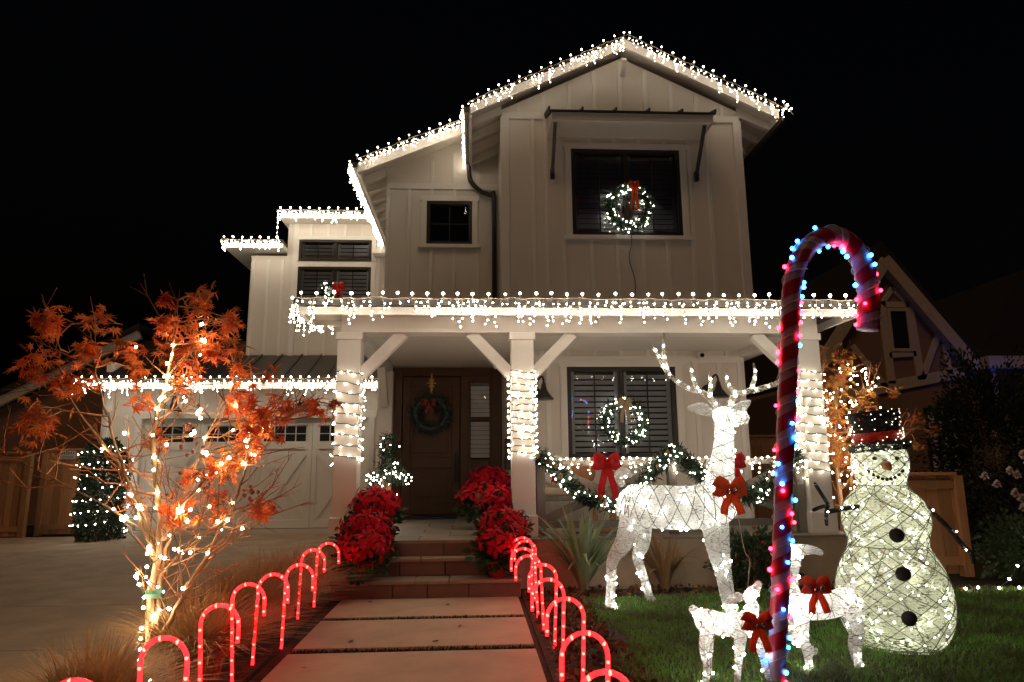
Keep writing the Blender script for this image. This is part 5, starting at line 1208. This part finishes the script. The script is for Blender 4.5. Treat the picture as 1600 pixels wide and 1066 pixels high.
# ------------------------------------------------------------------ neighbours
nr = root('neighbour_house', 'dark half-timbered house with steep gable on the right', 'house', (11, 17, 0)); yN = 17.0
MB().prism([(8.0, 0), (13.3, 0), (13.3, 3.6), (12.75, 3.8), (10.8, 6.3), (8.6, 3.6), (8.0, 3.0)], yN, yN + 6).build('wall', m_stucco, nr)
def tb(p, q, w=.22, name='timber'): MB().beam((p[0], yN - .03, p[1]), (q[0], yN - .03, q[1]), .06, w, (0, 1, 0)).build(name, m_timber, nr, bevel=.01)
MB().beam((10.8, yN - .12, 6.5), (13.0, yN - .12, 3.55), .3, .3, (0, 1, 0)).build('barge_board', m_timber, nr)
MB().beam((10.84, yN - .12, 6.46), (8.3, yN - .12, 3.0), .28, .3, (0, 1, 0)).build('barge_board', m_timber, nr)
MB().prism([(10.8, 6.6), (13.3, 3.35), (13.5, 3.5), (10.8, 7.0)], yN - .2, yN + 8).build('roof', m_shingle, nr)
MB().prism([(10.8, 7.0), (8.1, 3.2), (8.3, 3.0), (10.8, 6.6)], yN - .2, yN + 8).build('roof', m_shingle, nr)
tb((8.6, 2.75), (12.95, 3.55), .28); tb((10.75, 3.2), (10.7, 5.4)); tb((11.55, 3.3), (11.45, 5.3)); tb((10.75, 3.95), (11.5, 4.0), .16); tb((10.75, 5.3), (11.45, 5.3), .16)
tb((11.6, 3.35), (12.15, 4.5), .16); tb((12.35, 3.45), (12.3, 4.25), .16); tb((10.6, 3.1), (9.8, 4.2), .16); tb((10.7, 5.3), (11.05, 5.75), .14); tb((11.45, 5.3), (11.05, 5.75), .14)
wn = sub('window', nr, (11.1, yN, 4.1)); MB().box(10.87, 11.36, yN - .05, yN - .02, 4.12, 5.15).build('pane', m_black, wn)
for a, e, c_, d_ in ((10.82, 10.9, 4.05, 5.2), (11.33, 11.41, 4.05, 5.2), (10.9, 11.33, 5.12, 5.2), (10.9, 11.33, 4.05, 4.13)): MB().box(a, e, yN - .08, yN - .01, c_, d_).build('frame', m_timber, wn)
wn = sub('window', nr, (11.8, yN, 1.0)); MB().box(11.55, 12.35, yN - .05, yN - .02, .9, 2.55).build('pane', m_slat, wn)
for x in (11.55, 11.82, 12.08, 12.35): MB().box(x - .03, x + .03, yN - .09, yN - .05, .9, 2.55).build('muntin', m_dark, wn)
for z in (.9, 1.45, 2.0, 2.55): MB().box(11.5, 12.4, yN - .08, yN - .045, z - .03, z + .03).build('muntin', m_dark, wn)
MB().box(13.0, 17, yN - .6, yN - .3, 3.55, 3.85).build('eave_board', m_timber, nr); MB().box(13.3, 17, yN, yN + 6, 0, 3.6).build('wall', m_stucco, nr)
MB().prism([(12.9, 3.86), (17.2, 3.86), (17.2, 6.2), (14.5, 6.2)], yN - .3, yN + 5).build('roof', m_shingle, nr)
for x in (13.2, 14.15): MB().tube([(x, yN - .45, 3.6), (x, yN - .42, 2.6), (x + .1, yN - .1, 2.3), (x + .1, yN - .1, .3)], .06, 8).build('downspout', m_timber, nr)
bl = root('blue_flood_light', 'small blue floodlight below the neighbouring house eave', 'lamp', (12.95, 15.8, 2.0))
MB().lathe([(.03, 0), (.06, .05), (.07, .12), (.055, .12), (.04, .06)], (12.95, 15.8, 2.45), 12).build('housing', m_dark, bl); MB().tube([(12.95, 15.8, 0), (12.95, 15.8, 2.45)], .02, 6).build('stake', m_dark, bl); MB().ball((12.95, 15.8, 2.53), .035, 2).build('bulb', EM('bulb_flood_blue', (.03, .12, 1), 260), bl)
nl = root('neighbour_garage', 'dark neighbouring gabled garage behind the left fence', 'house', (-10, 16, 0))
MB().prism([(-13, 0), (-7.0, 0), (-7.0, 3.6), (-7.8, 4.0), (-13, 1.4)], 16, 20).build('wall', m_stucco, nl)
MB().beam((-13.2, 15.9, 1.35), (-7.7, 15.9, 4.25), .12, .2, (0, 1, 0)).build('barge_board', m_white2, nl)
MB().prism([(-13.2, 1.5), (-7.7, 4.36), (-7.7, 4.5), (-13.2, 1.64)], 15.8, 21).build('roof', m_shingle, nl)

# ------------------------------------------------------------------ fallen leaves on path and lawn
r2 = random.Random(77); leaf_dead = leaf_mesh(m_leafd)
def dead(x, y, z, label, group):
    o = inst(leaf_dead, 'fallen_leaf', None, (x, y, z), (r2.uniform(-.3, .3), r2.uniform(-.3, .3), r2.uniform(0, 6)), r2.uniform(.025, .045)); tag(o, label, 'leaf', group)
for x, y, lb in ((-.93, 6.46, 'fallen leaf at the left of the slab below the steps'), (-.22, 6.28, 'fallen leaf near the middle of the slab below the steps'), (-.84, 5.06, 'fallen leaf at the left of the second slab from the steps'),
                 (-.27, 5.02, 'fallen leaf right of centre on the second slab from the steps'), (-1.03, 4.45, 'fallen leaf at the left edge of the third slab from the steps'), (-.1, 5.46, 'fallen leaf at the far edge of the second slab from the steps')):
    dead(x, y, .022, lb, 'fallen leaves on the path')
for i in range(26): dead(r2.uniform(.8, 3.4), r2.uniform(4, 6.6), .045, 'small brown fallen leaf lying on the lawn', 'fallen leaves on the lawn')
print('OBJECTS', len(bpy.data.objects))
